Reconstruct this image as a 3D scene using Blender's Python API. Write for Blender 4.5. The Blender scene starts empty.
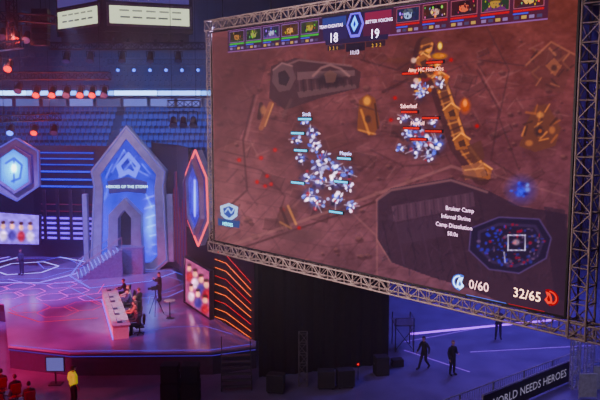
import bpy, bmesh, math, random
import numpy as np
from mathutils import Vector, Matrix
random.seed(7); rng=np.random.RandomState(5)
col=bpy.context.scene.collection
F=718.0; CAM=Vector((0,0,13.0)); PT=math.atan(86/F)
FW=Vector((0,math.cos(PT),-math.sin(PT))); UP=Vector((0,math.sin(PT),math.cos(PT))); RT=Vector((1,0,0))
# ---------- survey helpers: turn a sighting in the photograph into a point on a real plane
def ray(x,y): return FW+RT*((x-300)/F)+UP*((200-y)/F)
def G(x,y,z):
    r=ray(x,y); return CAM+r*((z-13.0)/r.z)
def V(x,y,Y):
    r=ray(x,y); return CAM+r*(Y/r.y)
def onplane(x,y,p0,n):
    r=ray(x,y); return CAM+r*((p0-CAM).dot(n)/r.dot(n))
# ---------- colour: scene-linear light that the view transform shows as a given display colour
_ins=np.array([[0.856627153315983,0.0951212405381588,0.0482516061458583],[0.137318972929847,0.761241990602591,0.101439036467562],[0.11189821299995,0.0767994186031903,0.811302368396859]])
_out=np.array([[1.1271005818144368,-0.11060664309660323,-0.016493938717834573],[-0.1413297634984383,1.157823702216272,-0.016493938717834257],[-0.14132976349843826,-0.11060664309660294,1.2519364065950405]])
_to=np.array([[0.6274,0.3293,0.0433],[0.0691,0.9195,0.0113],[0.0164,0.0880,0.8956]])
_fr=np.linalg.inv(_to)
_x=np.linspace(0,1,2000); _y=15.5*_x**6-40.14*_x**5+31.96*_x**4-6.868*_x**3+0.4298*_x**2+0.1191*_x-0.00232
_y=np.maximum.accumulate(_y)
def inv(c):
    c=np.atleast_2d(np.asarray(c,float))/255.0
    c=np.clip(c,0.004,0.96)
    lin=np.where(c<=0.04045,c/12.92,((c+0.055)/1.055)**2.4)
    r=np.clip(lin@_to.T,1e-5,1)**(1/2.2)
    r=np.clip(r@np.linalg.inv(_out).T,0.0,0.985)
    x=np.interp(r,_y,_x)
    l=2**(x*(4.026069+12.47393)-12.47393)
    l=l@np.linalg.inv(_ins).T
    l=l@_fr.T
    return np.clip(l,0,None)
def iv(r,g,b):
    a=inv((r,g,b))[0]; return (float(a[0]),float(a[1]),float(a[2]))
# ---------- materials
MATS={}
def mat(name,c,rough=.6,metal=0,var=.25,scale=6,emit=None,es=1,spec=.5):
    if name in MATS: return MATS[name]
    m=bpy.data.materials.new(name); m.use_nodes=True; nt=m.node_tree; b=nt.nodes['Principled BSDF']
    n=nt.nodes.new('ShaderNodeTexNoise'); n.inputs['Scale'].default_value=scale; n.inputs['Detail'].default_value=3
    tc=nt.nodes.new('ShaderNodeTexCoord'); nt.links.new(tc.outputs['Object'],n.inputs['Vector'])
    r=nt.nodes.new('ShaderNodeValToRGB'); r.color_ramp.elements[0].position=.3; r.color_ramp.elements[1].position=.7
    r.color_ramp.elements[0].color=(c[0]*(1-var),c[1]*(1-var),c[2]*(1-var),1); r.color_ramp.elements[1].color=(min(1,c[0]*(1+var)),min(1,c[1]*(1+var)),min(1,c[2]*(1+var)),1)
    nt.links.new(n.outputs['Fac'],r.inputs['Fac']); nt.links.new(r.outputs['Color'],b.inputs['Base Color'])
    b.inputs['Roughness'].default_value=rough; b.inputs['Metallic'].default_value=metal; b.inputs['Specular IOR Level'].default_value=spec
    if emit:
        b.inputs['Emission Color'].default_value=(*emit,1); b.inputs['Emission Strength'].default_value=es
        m.cycles.emission_sampling='NONE'
    MATS[name]=m; return m
def glow(name,r,g,b,k=1,sample=False):
    if name in MATS: return MATS[name]
    m=bpy.data.materials.new(name); m.use_nodes=True; nt=m.node_tree; nt.nodes.clear()
    e=nt.nodes.new('ShaderNodeEmission'); e.inputs['Color'].default_value=(*iv(r,g,b),1); e.inputs['Strength'].default_value=k
    o=nt.nodes.new('ShaderNodeOutputMaterial'); nt.links.new(e.outputs[0],o.inputs[0])
    m.cycles.emission_sampling='AUTO' if sample else 'NONE'
    MATS[name]=m; return m
def display_mat():
    m=bpy.data.materials.new('led_display'); m.use_nodes=True; nt=m.node_tree; nt.nodes.clear()
    a=nt.nodes.new('ShaderNodeAttribute'); a.attribute_name='Col'
    e=nt.nodes.new('ShaderNodeEmission'); e.inputs['Strength'].default_value=1.06; nt.links.new(a.outputs['Color'],e.inputs['Color'])
    o=nt.nodes.new('ShaderNodeOutputMaterial'); nt.links.new(e.outputs[0],o.inputs[0]); m.cycles.emission_sampling='NONE'; return m
DISP=display_mat()
black=mat('black_paint',(.02,.018,.025),.5)
darkm=mat('dark_metal',(.05,.05,.06),.4,.6)
alu=mat('aluminium_truss',(.52,.42,.40),.5,.2,.15)
grey=mat('grey_paint',(.3,.3,.34),.6)
cloth=mat('black_drape',(.007,.006,.009),.95,0,.4,3,spec=.1)
# ---------- object helpers
WM={}
def tag(o,label=None,cat=None,group=None,kind=None):
    if label:o['label']=label
    if cat:o['category']=cat
    if group:o['group']=group
    if kind:o['kind']=kind
    return o
def thing(name,label,cat,loc,rz=0,group=None):
    o=bpy.data.objects.new(name,None); o.empty_display_size=.3; col.objects.link(o); o.location=loc; o.rotation_euler=(0,0,rz)
    WM[o]=Matrix.Translation(Vector(loc))@Matrix.Rotation(rz,4,'Z'); return tag(o,label,cat,group)
class MB:
    def __init__(s): s.v=[];s.f=[];s.c=[];s.mi=[]
    def add(s,vs,fs,c=(1,1,1)):
        k=len(s.v); s.v+= [Vector(p) for p in vs]
        for f in fs: s.f.append([k+i for i in f]); s.c.append(c)
        return s
    def ob(s,o,a,b,c,cl=(1,1,1)):
        o,a,b,c=map(Vector,(o,a,b,c)); vs=[o,o+a,o+a+b,o+b,o+c,o+a+c,o+a+b+c,o+b+c]
        return s.add(vs,[(3,2,1,0),(4,5,6,7),(0,1,5,4),(1,2,6,5),(2,3,7,6),(3,0,4,7)],cl)
    def box(s,c,d,rz=0,cl=(1,1,1)):
        m=Matrix.Rotation(rz,3,'Z'); a=m@Vector((d[0],0,0)); b=m@Vector((0,d[1],0)); e=Vector((0,0,d[2]))
        return s.ob(Vector(c)-a/2-b/2-e/2,a,b,e,cl)
    def tube(s,a,b,r,n=6,r2=None,cl=(1,1,1)):
        a=Vector(a);b=Vector(b); r2=r if r2 is None else r2; d=(b-a)
        if d.length<1e-6: return s
        d.normalize(); u=d.orthogonal().normalized(); w=d.cross(u); vs=[]
        for p,rr in((a,r),(b,r2)):
            for i in range(n):
                t=2*math.pi*i/n; vs.append(p+u*rr*math.cos(t)+w*rr*math.sin(t))
        fs=[(i,(i+1)%n,n+(i+1)%n,n+i) for i in range(n)]+[tuple(range(n))[::-1],tuple(range(n,2*n))]
        return s.add(vs,fs,cl)
    def path(s,pts,r,n=6):
        for i in range(len(pts)-1): s.tube(pts[i],pts[i+1],r,n)
        return s
    def poly(s,pts,cl=(1,1,1)): return s.add(pts,[tuple(range(len(pts)))],cl)
    def prism(s,pts,vec,cl=(1,1,1)):
        n=len(pts); pts=[Vector(p) for p in pts]; vec=Vector(vec)
        return s.add(pts+[p+vec for p in pts],[tuple(range(n)),tuple(range(n,2*n))[::-1]]+[(i,n+i,n+(i+1)%n,(i+1)%n) for i in range(n)],cl)
    def frame(s,out,inn,vec,cl=(1,1,1)):
        n=len(out); o=[Vector(p) for p in out]; i_=[Vector(p) for p in inn]; vec=Vector(vec)
        vs=o+i_+[p+vec for p in o]+[p+vec for p in i_]; fs=[]
        for i in range(n):
            j=(i+1)%n; fs+=[(i,j,n+j,n+i),(2*n+i,3*n+i,3*n+j,2*n+j),(i,2*n+i,2*n+j,j),(n+i,n+j,3*n+j,3*n+i)]
        return s.add(vs,fs,cl)
    def sphere(s,c,r,nu=10,nv=7,cl=(1,1,1)):
        c=Vector(c); r=Vector(r) if hasattr(r,'__len__') else Vector((r,r,r)); vs=[];fs=[]
        for j in range(nv+1):
            t=math.pi*j/nv
            for i in range(nu):
                p=2*math.pi*i/nu; vs.append(c+Vector((r.x*math.sin(t)*math.cos(p),r.y*math.sin(t)*math.sin(p),r.z*math.cos(t))))
        for j in range(nv):
            for i in range(nu): fs.append((j*nu+i,(j+1)*nu+i,(j+1)*nu+(i+1)%nu,j*nu+(i+1)%nu))
        return s.add(vs,fs,cl)
    def build(s,name,m,parent=None,world=True,smooth=False,fix=True,bevel=0):
        vs=s.v
        loc=None
        if parent is not None and world:
            M=WM[parent].inverted(); vs=[M@p for p in vs]
        elif parent is None:
            xs=[p.x for p in vs];ys=[p.y for p in vs];zs=[p.z for p in vs]
            loc=Vector(((min(xs)+max(xs))/2,(min(ys)+max(ys))/2,min(zs))); vs=[p-loc for p in vs]
        me=bpy.data.meshes.new(name); me.from_pydata([tuple(p) for p in vs],[],s.f)
        if m is DISP:
            at=me.color_attributes.new('Col','FLOAT_COLOR','CORNER')
            for pi,p in enumerate(me.polygons):
                c=s.c[pi]
                for li in p.loop_indices: at.data[li].color=(*c,1)
        if fix and m is not DISP:
            bm=bmesh.new(); bm.from_mesh(me); bmesh.ops.recalc_face_normals(bm,faces=bm.faces); bm.to_mesh(me); bm.free()
        me.materials.append(m)
        if smooth:
            for p in me.polygons:p.use_smooth=True
        o=bpy.data.objects.new(name,me); col.objects.link(o)
        if parent is not None: o.parent=parent; WM[o]=WM.get(parent,Matrix())
        else: o.location=loc; WM[o]=Matrix.Translation(loc)
        if bevel:
            b=o.modifiers.new('bevel','BEVEL'); b.width=bevel; b.segments=2; b.limit_method='ANGLE'
        return o
def text(mb,s,size,org,ux,uy,c,align='CENTER'):
    cu=bpy.data.curves.new('t','FONT'); cu.body=s; cu.size=size; cu.align_x=align; cu.resolution_u=2
    o=bpy.data.objects.new('t',cu); col.objects.link(o)
    me=bpy.data.meshes.new_from_object(o.evaluated_get(bpy.context.evaluated_depsgraph_get()))
    mb.add([Vector(org)+Vector(ux)*v.co.x+Vector(uy)*v.co.y for v in me.vertices],[tuple(p.vertices) for p in me.polygons],c)
    bpy.data.objects.remove(o); bpy.data.meshes.remove(me)
# ---------- picture on displays: colours computed per point
def vnoise(x,y,sc,seed):
    r=np.random.RandomState(seed).rand(64,64); x=x/sc; y=y/sc
    i=np.floor(x).astype(int); j=np.floor(y).astype(int); fx=x-i; fy=y-j; fx=fx*fx*(3-2*fx); fy=fy*fy*(3-2*fy)
    a=r[i%64,j%64];b=r[(i+1)%64,j%64];c=r[i%64,(j+1)%64];d=r[(i+1)%64,(j+1)%64]
    return (a*(1-fx)+b*fx)*(1-fy)+(c*(1-fx)+d*fx)*fy-.5
class Pic:
    def __init__(s,X,Y,base): s.X=X;s.Y=Y;s.I=np.ones(X.shape+(3,))*np.array(base,float)
    def mix(s,m,c): s.I=s.I*(1-m[...,None])+np.array(c,float)*m[...,None]
    def blob(s,x,y,rx,ry,c,a=1,ang=0,soft=.5):
        ca,sa=math.cos(ang),math.sin(ang); u=((s.X-x)*ca+(s.Y-y)*sa)/rx; v=(-(s.X-x)*sa+(s.Y-y)*ca)/ry
        d=np.sqrt(u*u+v*v); s.mix(np.clip((1-d)/soft,0,1)*a,c)
    def ring(s,x,y,rx,ry,w,c,a=1):
        d=np.sqrt(((s.X-x)/rx)**2+((s.Y-y)/ry)**2); s.mix(np.clip(1-np.abs(d-1)/w,0,1)*a,c)
    def line(s,pts,w,c,a=1):
        m=np.zeros(s.X.shape)
        for (x0,y0),(x1,y1) in zip(pts,pts[1:]):
            dx,dy=x1-x0,y1-y0; t=np.clip(((s.X-x0)*dx+(s.Y-y0)*dy)/(dx*dx+dy*dy+1e-9),0,1)
            d=np.hypot(s.X-x0-t*dx,s.Y-y0-t*dy); m=np.maximum(m,np.clip((w/2+.6-d)/1.2,0,1))
        s.mix(m*a,c)
    def pmask(s,P):
        ins=np.zeros(s.X.shape,bool); n=len(P)
        for i in range(n):
            x0,y0=P[i];x1,y1=P[(i+1)%n]
            if y0==y1: continue
            k=((y0>s.Y)!=(y1>s.Y))&(s.X<(x1-x0)*(s.Y-y0)/(y1-y0)+x0); ins^=k
        return ins
    def poly(s,P,c,a=1): s.mix(s.pmask(P).astype(float)*a,c)
def gridmesh(name,pts,I,parent,mask=None):
    ny,nx=I.shape[:2]; M=WM[parent].inverted() if parent else Matrix()
    vs=[tuple(M@p) for p in pts]; fs=[]
    for j in range(ny-1):
        for i in range(nx-1):
            if mask is not None and not(mask[j,i] and mask[j+1,i+1] and mask[j,i+1] and mask[j+1,i]): continue
            k=j*nx+i; fs.append((k,k+1,k+nx+1,k+nx))
    me=bpy.data.meshes.new(name); me.from_pydata(vs,[],fs)
    at=me.color_attributes.new('Col','FLOAT_COLOR','POINT'); L=inv(I.reshape(-1,3)); A=np.ones((L.shape[0],4),dtype=np.float32); A[:,:3]=L
    at.data.foreach_set('color',A.ravel()); me.materials.append(DISP)
    o=bpy.data.objects.new(name,me); col.objects.link(o); o.parent=parent; WM[o]=WM[parent]; return o
def flatpic(name,parent,fn,x0,x1,y0,y1,step,base,paint,outline=None):
    nx=int((x1-x0)/step)+1; ny=int((y1-y0)/step)+1
    X,Y=np.meshgrid(np.linspace(x0,x1,nx),np.linspace(y0,y1,ny)); p=Pic(X,Y,base); paint(p)
    pts=[fn(float(a),float(b)) for a,b in zip(X.ravel(),Y.ravel())]
    return gridmesh(name,pts,np.clip(p.I,0,255),parent,p.pmask(outline) if outline else None)
def truss(name,label,a,b,size,up,m,group=None,step=None,cr=.035):
    a=Vector(a);b=Vector(b); d=(b-a); L=d.length; d.normalize(); u=Vector(up).normalized(); w=d.cross(u).normalized(); h=size/2
    t=thing(name,label,'truss',(a+b)/2 if abs(d.z)<.5 else (a if a.z<b.z else b),0,group)
    cs=[u*h+w*h,u*h-w*h,-u*h-w*h,-u*h+w*h]
    for c in cs: MB().tube(a+c,b+c,cr,8).build('chord',m,t)
    k=max(1,int(L/(step or size))); mb=MB()
    for i in range(k+1):
        p=a+d*(L*i/k)
        for q in range(4): mb.tube(p+cs[q],p+cs[(q+1)%4],cr*.6,5)
        if i<k:
            p2=a+d*(L*(i+1)/k)
            for q in range(4):
                A,B=(cs[q],cs[(q+1)%4]) if i%2 else (cs[(q+1)%4],cs[q]); mb.tube(p+A,p2+B,cr*.6,5)
    mb.build('bracing',m,t); return t

# =====================================================  SETTING
def struct(mb,name,m,**k): o=mb.build(name,m,**k); o['kind']='structure'; return o
floorm=mat('arena_floor',(.12,.09,.22),.35,0,.2,.8)
struct(MB().ob((-60,5,-.3),(110,0,0),(0,95,0),(0,0,.3)),'floor',floorm)
wallm=mat('arena_wall',(.05,.06,.12),.9,0,.3,.5)
struct(MB().ob((-60,100,0),(110,0,0),(0,.5,0),(0,0,34)),'wall_back',wallm)
struct(MB().ob((-60.5,5,0),(.5,0,0),(0,95,0),(0,0,34)),'wall_left',wallm)
struct(MB().ob((50,5,0),(.5,0,0),(0,95,0),(0,0,34)),'wall_right',wallm)
struct(MB().ob((-60,5,34),(110,0,0),(0,95,0),(0,0,.4)),'ceiling',mat('ceiling_dark',(.03,.03,.05),.9))
NR=6; rows=[]
mb=MB(); concrete=mat('concrete_terrace',(.05,.06,.12),.9)
for k in range(NR):
    Y=78+k*1.0; z=V(150,151-k*7.2,Y).z; rows.append((Y,z)); mb.ob((-42,Y,0),(62,0,0),(0,1.0 if k<NR-1 else 3.5,0),(0,0,z))
struct(mb,'floor_terrace',concrete)
zb0=V(0,97,82).z; zb1=V(0,88,82).z
struct(MB().ob((-42,82,zb0),(62,0,0),(0,3,0),(0,0,zb1-zb0)),'trim_balcony',mat('balcony_front',(.10,.13,.22),.8))
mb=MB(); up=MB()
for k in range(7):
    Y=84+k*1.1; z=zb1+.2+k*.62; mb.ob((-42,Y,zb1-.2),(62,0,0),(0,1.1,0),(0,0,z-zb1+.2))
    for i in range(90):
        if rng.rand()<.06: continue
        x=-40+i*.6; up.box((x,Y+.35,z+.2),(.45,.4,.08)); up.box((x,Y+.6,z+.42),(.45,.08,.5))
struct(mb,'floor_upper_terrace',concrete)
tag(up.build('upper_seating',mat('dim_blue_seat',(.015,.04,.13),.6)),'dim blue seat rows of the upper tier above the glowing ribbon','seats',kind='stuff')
rib=thing('ribbon_display','long thin white-blue glowing ribbon display along the balcony front','display board',V(100,95,81.6))
MB().ob((-41,81.65,V(0,96.5,81.6).z),(60,0,0),(0,.34,0),(0,0,V(0,89.5,81.6).z-V(0,96.5,81.6).z)).build('housing',darkm,rib)
for i in range(12):
    x0=-40.5+i*4.9
    MB().ob((x0,81.55,V(0,95.2,81.6).z),(4.82,0,0),(0,.08,0),(0,0,V(0,90.8,81.6).z-V(0,95.2,81.6).z)).build('display_strip',glow('ribbon%d'%(i%3),[170,210,190][i%3],[204,228,214][i%3],[240,246,242][i%3],1.6),rib)
# railing in front of the seat rows
rl=thing('balcony_railing','thin grey railing along the top of the blue seat rows','railing',(-12,83.9,rows[-1][1]))
rz_=rows[-1][1]; m_=MB()
for h_ in(.55,1.0): m_.tube((-36,82.6,rz_+h_),(-4,82.6,rz_+h_),.03,5)
for i in range(17): m_.tube((-36+i*2,82.6,rz_),(-36+i*2,82.6,rz_+1.0),.03,5)
m_.build('rail_frame',grey,rl)
zw0=V(0,107,83.4).z; zw1=V(0,98,83.4).z
for i in range(16):
    x0=-39+i*3.1
    w=thing('lounge_window','glazed box window number %d from the left in the lit row under the ribbon'%(i+1),'window',(x0+1.4,83.3,zw0),0,'glazed boxes under the ribbon display')
    MB().frame([(x0,83.3,zw0),(x0+2.9,83.3,zw0),(x0+2.9,83.3,zw1),(x0,83.3,zw1)],[(x0+.12,83.3,zw0+.1),(x0+2.78,83.3,zw0+.1),(x0+2.78,83.3,zw1-.1),(x0+.12,83.3,zw1-.1)],(0,.12,0)).build('window_frame',grey,w)
    q=rng.randint(3); MB().ob((x0+.12,83.37,zw0+.1),(2.66,0,0),(0,.03,0),(0,0,zw1-zw0-.2)).build('pane',glow('pane%d'%q,[60,78,110][q],[76,104,132][q],[130,166,196][q],1.4),w)
proto=MB(); proto.box((0,0,.42),(.46,.42,.06)).ob((-.23,.18,.42),(.46,0,0),(0,.06,0),(0,.06,.46)).box((0,.05,.2),(.08,.3,.4))
p0=proto.build('stadium_seat',mat('blue_plastic_seat',(.03,.11,.50),.45),None)
tag(p0,'blue plastic tip-up seat in the rows behind the stage','seat','blue seats behind the stage')
first=True
for k,(Y,z) in enumerate(rows):
    for i in range(48):
        o=p0 if first else p0.copy()
        if not first: col.objects.link(o)
        first=False; o.location=(-34.5+i*.57+(.9 if i>23 else 0),Y+.45,z)
# =====================================================  BIG SCREEN
ZB=7.4; BL=G(216,240,ZB); BR=G(566,316,ZB)
U=(BR-BL); W=U.length; U.normalize(); N=Vector((U.y,-U.x,0)).normalized()
if N.dot(CAM-BL)<0: N=-N
top=CAM+ray(213,33)*(BL.y/ray(213,33).y); H=top.z-ZB
Z=Vector((0,0,1))
def T(x,y):
    p=onplane(x,y,BL,N)-BL; return p.dot(U),p.z
def S(x,y,off=0): return onplane(x,y,BL,N)+N*off
def ST(s,t,off=0): return BL+U*s+Z*t+N*off
def topix(s,t):
    p=BL+U*s+Z*t-CAM; d=p.dot(FW); return 300+F*p.x/d, 200-F*p.dot(UP)/d
scr=thing('projection_screen','huge projection screen showing a brown-red top-down battle game, hung at right','screen',BL+U*W/2)
nx,ny=660,370
pts=[];XX=np.zeros((ny,nx));YY=np.zeros((ny,nx))
for j in range(ny):
    for i in range(nx):
        s=W*i/(nx-1);t=H*j/(ny-1); XX[j,i],YY[j,i]=topix(s,t); pts.append(ST(s,t,.05))
p=Pic(XX,YY,(118,80,88))
gx=np.clip((XX-216)/350,0,1)[...,None]; gy=np.clip(YY/300,0,1)[...,None]
p.I=(1-gx)*(1-gy)*np.array((116,62,66))+gx*(1-gy)*np.array((136,70,62))+(1-gx)*gy*np.array((152,104,110))+gx*gy*np.array((104,66,92))
for sc,am,sd in((60,24,1),(22,20,2),(8,20,3),(3,14,4)): p.I+= (vnoise(XX,YY*1.3,sc,sd)*am)[...,None]*np.array((1,.8,.8))
dk=(78,42,50); lt=(172,124,122); gd=(190,124,82)
rt=np.random.RandomState(21)
# terrain: terraces, slabs, rubble and ledges
for q in range(46):
    x=220+rt.rand()*340; y=44+rt.rand()*180; a=[-.5,.22][rt.randint(2)]+rt.randn()*.08; L=10+rt.rand()*16; h=5+rt.rand()*9; ca,sa=math.cos(a),math.sin(a)
    P4=[(x,y),(x+L*ca,y+L*sa*.8),(x+L*ca-h*sa,y+L*sa*.8+h*ca),(x-h*sa,y+h*ca)]
    p.poly(P4,[(96,54,58),(142,92,90),(120,70,70),(84,48,54)][rt.randint(4)],.26); p.line([P4[3],P4[0],P4[1]],1,lt,.3); p.line([P4[1],P4[2],P4[3]],1.2,dk,.4)
for q in range(260):
    x=216+rt.rand()*350; y=40+rt.rand()*200; a=[-.55,.25,1.1,2.2][rt.randint(4)]+rt.randn()*.06; L=4+rt.rand()*16
    b=(x+L*math.cos(a),y+L*math.sin(a)*.8)
    p.line([(x,y),b],.8+rt.rand()*1.2,dk if q%2 else lt,.16+.24*rt.rand())
for q in range(90):
    x=216+rt.rand()*350; y=40+rt.rand()*220; k=1.5+rt.rand()*4; p.blob(x+1,y+1.5,k,k*.7,dk,.5); p.blob(x-.5,y-.5,k*.7,k*.45,(160,110,104),.45)
for q in range(26):
    x=215+q*17; p.line([(x,245+q*4),(x+90,150+q*2)],.8,dk,.3)
for q in range(20):
    y=60+q*15; p.line([(215,y),(330,y+22),(560,y-10)],.8,dk,.25)
p.poly([(214,36),(300,46),(268,62),(256,104),(240,140),(216,150)],(92,50,58),.35)
p.poly([(400,40),(428,40),(420,64),(436,92),(408,80),(392,62)],(100,54,54),.4)
p.line([(232,245),(300,222),(372,196),(452,166),(470,172)],3,lt,.5); p.line([(236,250),(304,227),(376,202)],2,dk,.55)
p.line([(352,212),(378,236),(378,282)],2,lt,.4); p.line([(222,160),(262,170),(286,196),(276,226)],1.6,dk,.4)
p.line([(255,95),(244,140),(248,190),(222,214)],2,dk,.5); p.line([(258,95),(247,140)],2,lt,.35)
p.line([(372,150),(404,166),(440,164)],2,dk,.4); p.line([(362,60),(398,70),(420,56)],2,dk,.5)
p.line([(478,70),(500,110),(492,160),(520,178)],2,dk,.45); p.line([(481,70),(503,110)],1.2,lt,.35)
# fortified gate upper left
p.poly([(272,66),(296,58),(352,66),(362,72),(360,88),(322,98),(286,110),(270,98)],(82,52,62),.85)
p.poly([(298,72),(356,70),(356,76),(298,80)],(136,102,106),.7); p.poly([(298,92),(356,84),(358,88),(300,98)],(126,92,96),.7)
for q in range(14): p.line([(300+q*4,80),(301+q*4,92-q*.5)],1.3,(58,38,50) if q%2 else (122,88,94),.7)
p.poly([(274,70),(283,63),(293,66),(297,78),(291,90),(280,92),(273,82)],(120,88,94),.75); p.poly([(279,73),(286,70),(291,78),(287,86),(280,84)],(60,40,52),.85); p.line([(274,70),(283,63),(293,66)],1.6,(176,136,134),.7)
p.blob(331,80,18,9,(58,38,50),.85); p.line([(314,76),(322,68),(331,65),(342,69),(350,76)],2.4,(164,124,122),.75); p.poly([(325,74),(331,70),(338,74),(336,82),(327,83)],(132,90,82),.7)
p.line([(290,64),(300,60),(352,66)],2,(160,120,120),.6); p.line([(292,100),(284,116)],3,(120,84,84),.5); p.line([(306,60),(306,52)],2,(120,84,84),.5); p.line([(344,64),(346,56)],2,(120,84,84),.5)
p.line([(272,104),(262,128)],5,gd,.5); p.line([(274,104),(266,126)],1.6,(220,170,116),.6); p.line([(262,104),(260,118)],4,(76,46,52),.8); p.blob(264,110,4,6,(200,144,96),.55)
# small statue
p.blob(368,116,14,24,(76,44,48),.6,.2,soft=.7)
p.poly([(360,100),(368,94),(376,98),(381,124),(374,136),(358,130)],(144,84,58),.9); p.blob(368,101,5,6,(230,176,108),.8); p.line([(362,110),(370,134)],2.5,(222,158,98),.7); p.line([(376,104),(379,128)],2,(80,44,44),.8); p.blob(369,119,4,5,(84,46,46),.85); p.line([(360,130),(376,134)],2,(226,168,112),.6)
p.line([(356,104),(382,112)],1.6,(96,54,50),.7); p.line([(394,132),(404,140)],3,dk,.6); p.line([(384,92),(408,80)],3,dk,.6)
# golden wall
gw=[(428,44),(424,62),(441,80),(452,112),(462,142),(484,172)]
p.line([(a-2,b+3) for a,b in gw],20,(74,40,48),.6,); p.line(gw,13,(124,72,58),.85); p.line([(a+5,b) for a,b in gw],2.6,(232,166,108),.85); p.line([(a-5,b+2) for a,b in gw],2,(188,124,86),.8)
for i in range(30):
    t=i/30*5; a=gw[min(4,int(t))];b=gw[min(4,int(t))+1]; f=t-min(4,int(t)); x=a[0]+(b[0]-a[0])*f; y=a[1]+(b[1]-a[1])*f
    p.line([(x-6,y+2+rt.rand()*2),(x+5,y-1)],1+rt.rand(),(82,46,46) if i%2 else (212,150,100),.7)
for a,b in gw[1:]: p.poly([(a-8,b-2),(a,b-9),(a+9,b-3),(a+7,b+7),(a-5,b+8)],(174,110,72),.8); p.poly([(a-3,b),(a+3,b-3),(a+5,b+4),(a-1,b+5)],(84,48,48),.85); p.line([(a-8,b-2),(a,b-9),(a+9,b-3)],1.4,(250,198,134),.8)
p.blob(466,106,7,10,(214,112,62),.75); p.blob(466,103,3,5,(252,188,112),.7); p.poly([(468,146),(482,140),(486,158),(474,164)],(110,64,58),.8); p.poly([(462,166),(484,162),(488,176),(466,180)],(168,112,88),.75); p.line([(462,176),(486,180)],3,(88,52,54),.7); p.line([(466,170),(484,168)],1.5,(236,180,126),.6)
# ornament: broken golden engine
p.blob(541,130,26,32,(90,50,52),.5,soft=.6)
p.poly([(536,106),(548,104),(562,128),(556,146),(536,152),(520,146),(526,126)],(126,74,60),.8)
for q in range(16):
    x=522+rt.rand()*34; y=110+rt.rand()*36; a=-.9+rt.randn()*.5; p.line([(x,y),(x+9*math.cos(a),y+9*math.sin(a))],1.2+rt.rand()*1.6,[(222,154,100),(84,48,48),(180,112,78)][rt.randint(3)],.7)
p.blob(540,131,6,7,(74,44,52),.9); p.blob(541,115,5,4,(226,164,108),.65); p.blob(530,143,5,4,(214,146,96),.6); p.blob(553,130,4,5,(210,142,96),.6); p.blob(541,131,2.6,2.6,(200,116,72),.8)
p.poly([(528,66),(553,42),(576,56),(564,94),(538,88)],(112,64,62),.45)
for q in range(16):
    x=532+rt.rand()*36; y=48+rt.rand()*40; a=[-.8,.6][rt.randint(2)]+rt.randn()*.2; p.line([(x,y),(x+9*math.cos(a),y+9*math.sin(a))],1.2+rt.rand()*1.4,[(190,130,100),(80,46,50),(150,96,80)][rt.randint(3)],.6)
p.line([(526,66),(552,42),(578,56)],1.8,(186,128,102),.6); p.poly([(546,66),(555,58),(563,66),(556,76)],(176,116,88),.6); p.blob(555,68,4,4,(84,48,50),.8)
p.line([(488,28),(510,70),(500,118),(520,170)],1.5,(84,48,54),.5); p.line([(480,60),(526,66)],1.5,dk,.5); p.line([(486,172),(566,196)],2,lt,.3)
# dark fog region lower right
fog=[(378,200),(392,188),(452,178),(488,190),(520,206),(568,214),(570,320),(520,310),(470,288),(430,276),(392,262),(378,238)]
p.poly(fog,(60,38,64),.74); p.poly([(392,206),(474,192),(476,206),(396,222)],(116,80,102),.55)
for q in range(18): p.line([(394+q*4.5,207-q*.8),(395+q*4.5,220-q*.8)],1.1,(60,38,60) if q%2 else (132,96,114),.5)
for q in range(9): p.line([(384+q*12,222-q*3),(392+q*13,262+q*2)],1.4,(98,66,94) if q%2 else (46,30,54),.4)
p.poly([(396,224),(440,214),(446,236),(402,244)],(86,58,84),.5)
for q in range(110):
    x=384+rt.rand()*176; y=208+rt.rand()*74; p.line([(x,y),(x+8-rt.rand()*16,y+2+rt.rand()*8)],1.1,(100,68,96) if q%2 else (46,30,56),.4)
p.line([(378,200),(392,190),(452,180),(488,192)],2.4,lt,.6); p.line([(378,201),(378,240),(392,262)],1.8,lt,.5)
p.poly([(545,206),(566,210),(568,300),(556,300)],(54,36,62),.5)
p.blob(522,190,19,18,(66,80,214),.7,soft=.9)
r=np.random.RandomState(33)
for _ in range(22):
    a=r.rand()*6.28; d=r.rand()*9; p.blob(521+d*math.cos(a),190+d*math.sin(a),1.6+r.rand()*3,1.4+r.rand()*2.6,[(80,130,250),(60,80,220),(140,190,255),(50,50,150)][r.randint(4)],.75,soft=.7)
# groups of pale armoured figures as irregular abstract glints
def swarm(sd,lst,jit=3.5):
    r=np.random.RandomState(sd)
    for x,y,k in lst: p.blob(x+1,y+3,11*k,9*k,(70,46,72),.5,soft=.8)
    for x,y,k in lst:
        x+=r.randn()*jit*.6; y+=r.randn()*jit*.5; k*=1+.35*r.rand(); a0=r.rand()*3.1
        p.blob(x,y,6.8*k,5.6*k,(108,116,194),.75,a0,soft=.7)
        for _ in range(15):
            a=r.rand()*6.28; d=r.rand()*6.2*k; c=[(244,244,253),(220,226,251),(200,204,238),(98,134,230),(132,166,242),(250,246,250),(70,56,96),(52,40,70),(180,74,86)][r.randint(9)]
            p.blob(x+d*math.cos(a),y+d*math.sin(a),(1+1.9*r.rand())*k,(.8+1.2*r.rand())*k,c,.9,r.rand()*3,soft=.5)
        for _ in range(3):
            a=r.rand()*6.28; p.line([(x+2*math.cos(a),y+2*math.sin(a)),(x+(5+4*r.rand())*k*math.cos(a),y+(4+4*r.rand())*k*math.sin(a))],.7,(240,240,252),.7)
swarm(1,((303,122,.8),(313,131,.9),(299,141,.9),(315,145,1.2),(326,154,.9),(302,160,.9),(320,164,1.2),(336,168,1.1),(350,168,1.1),(306,176,.9),(322,182,1.3),(308,194,1.2),(317,202,1.1),(337,184,1.1),(349,188,.8),(338,202,1.2),(350,206,1)))
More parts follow.
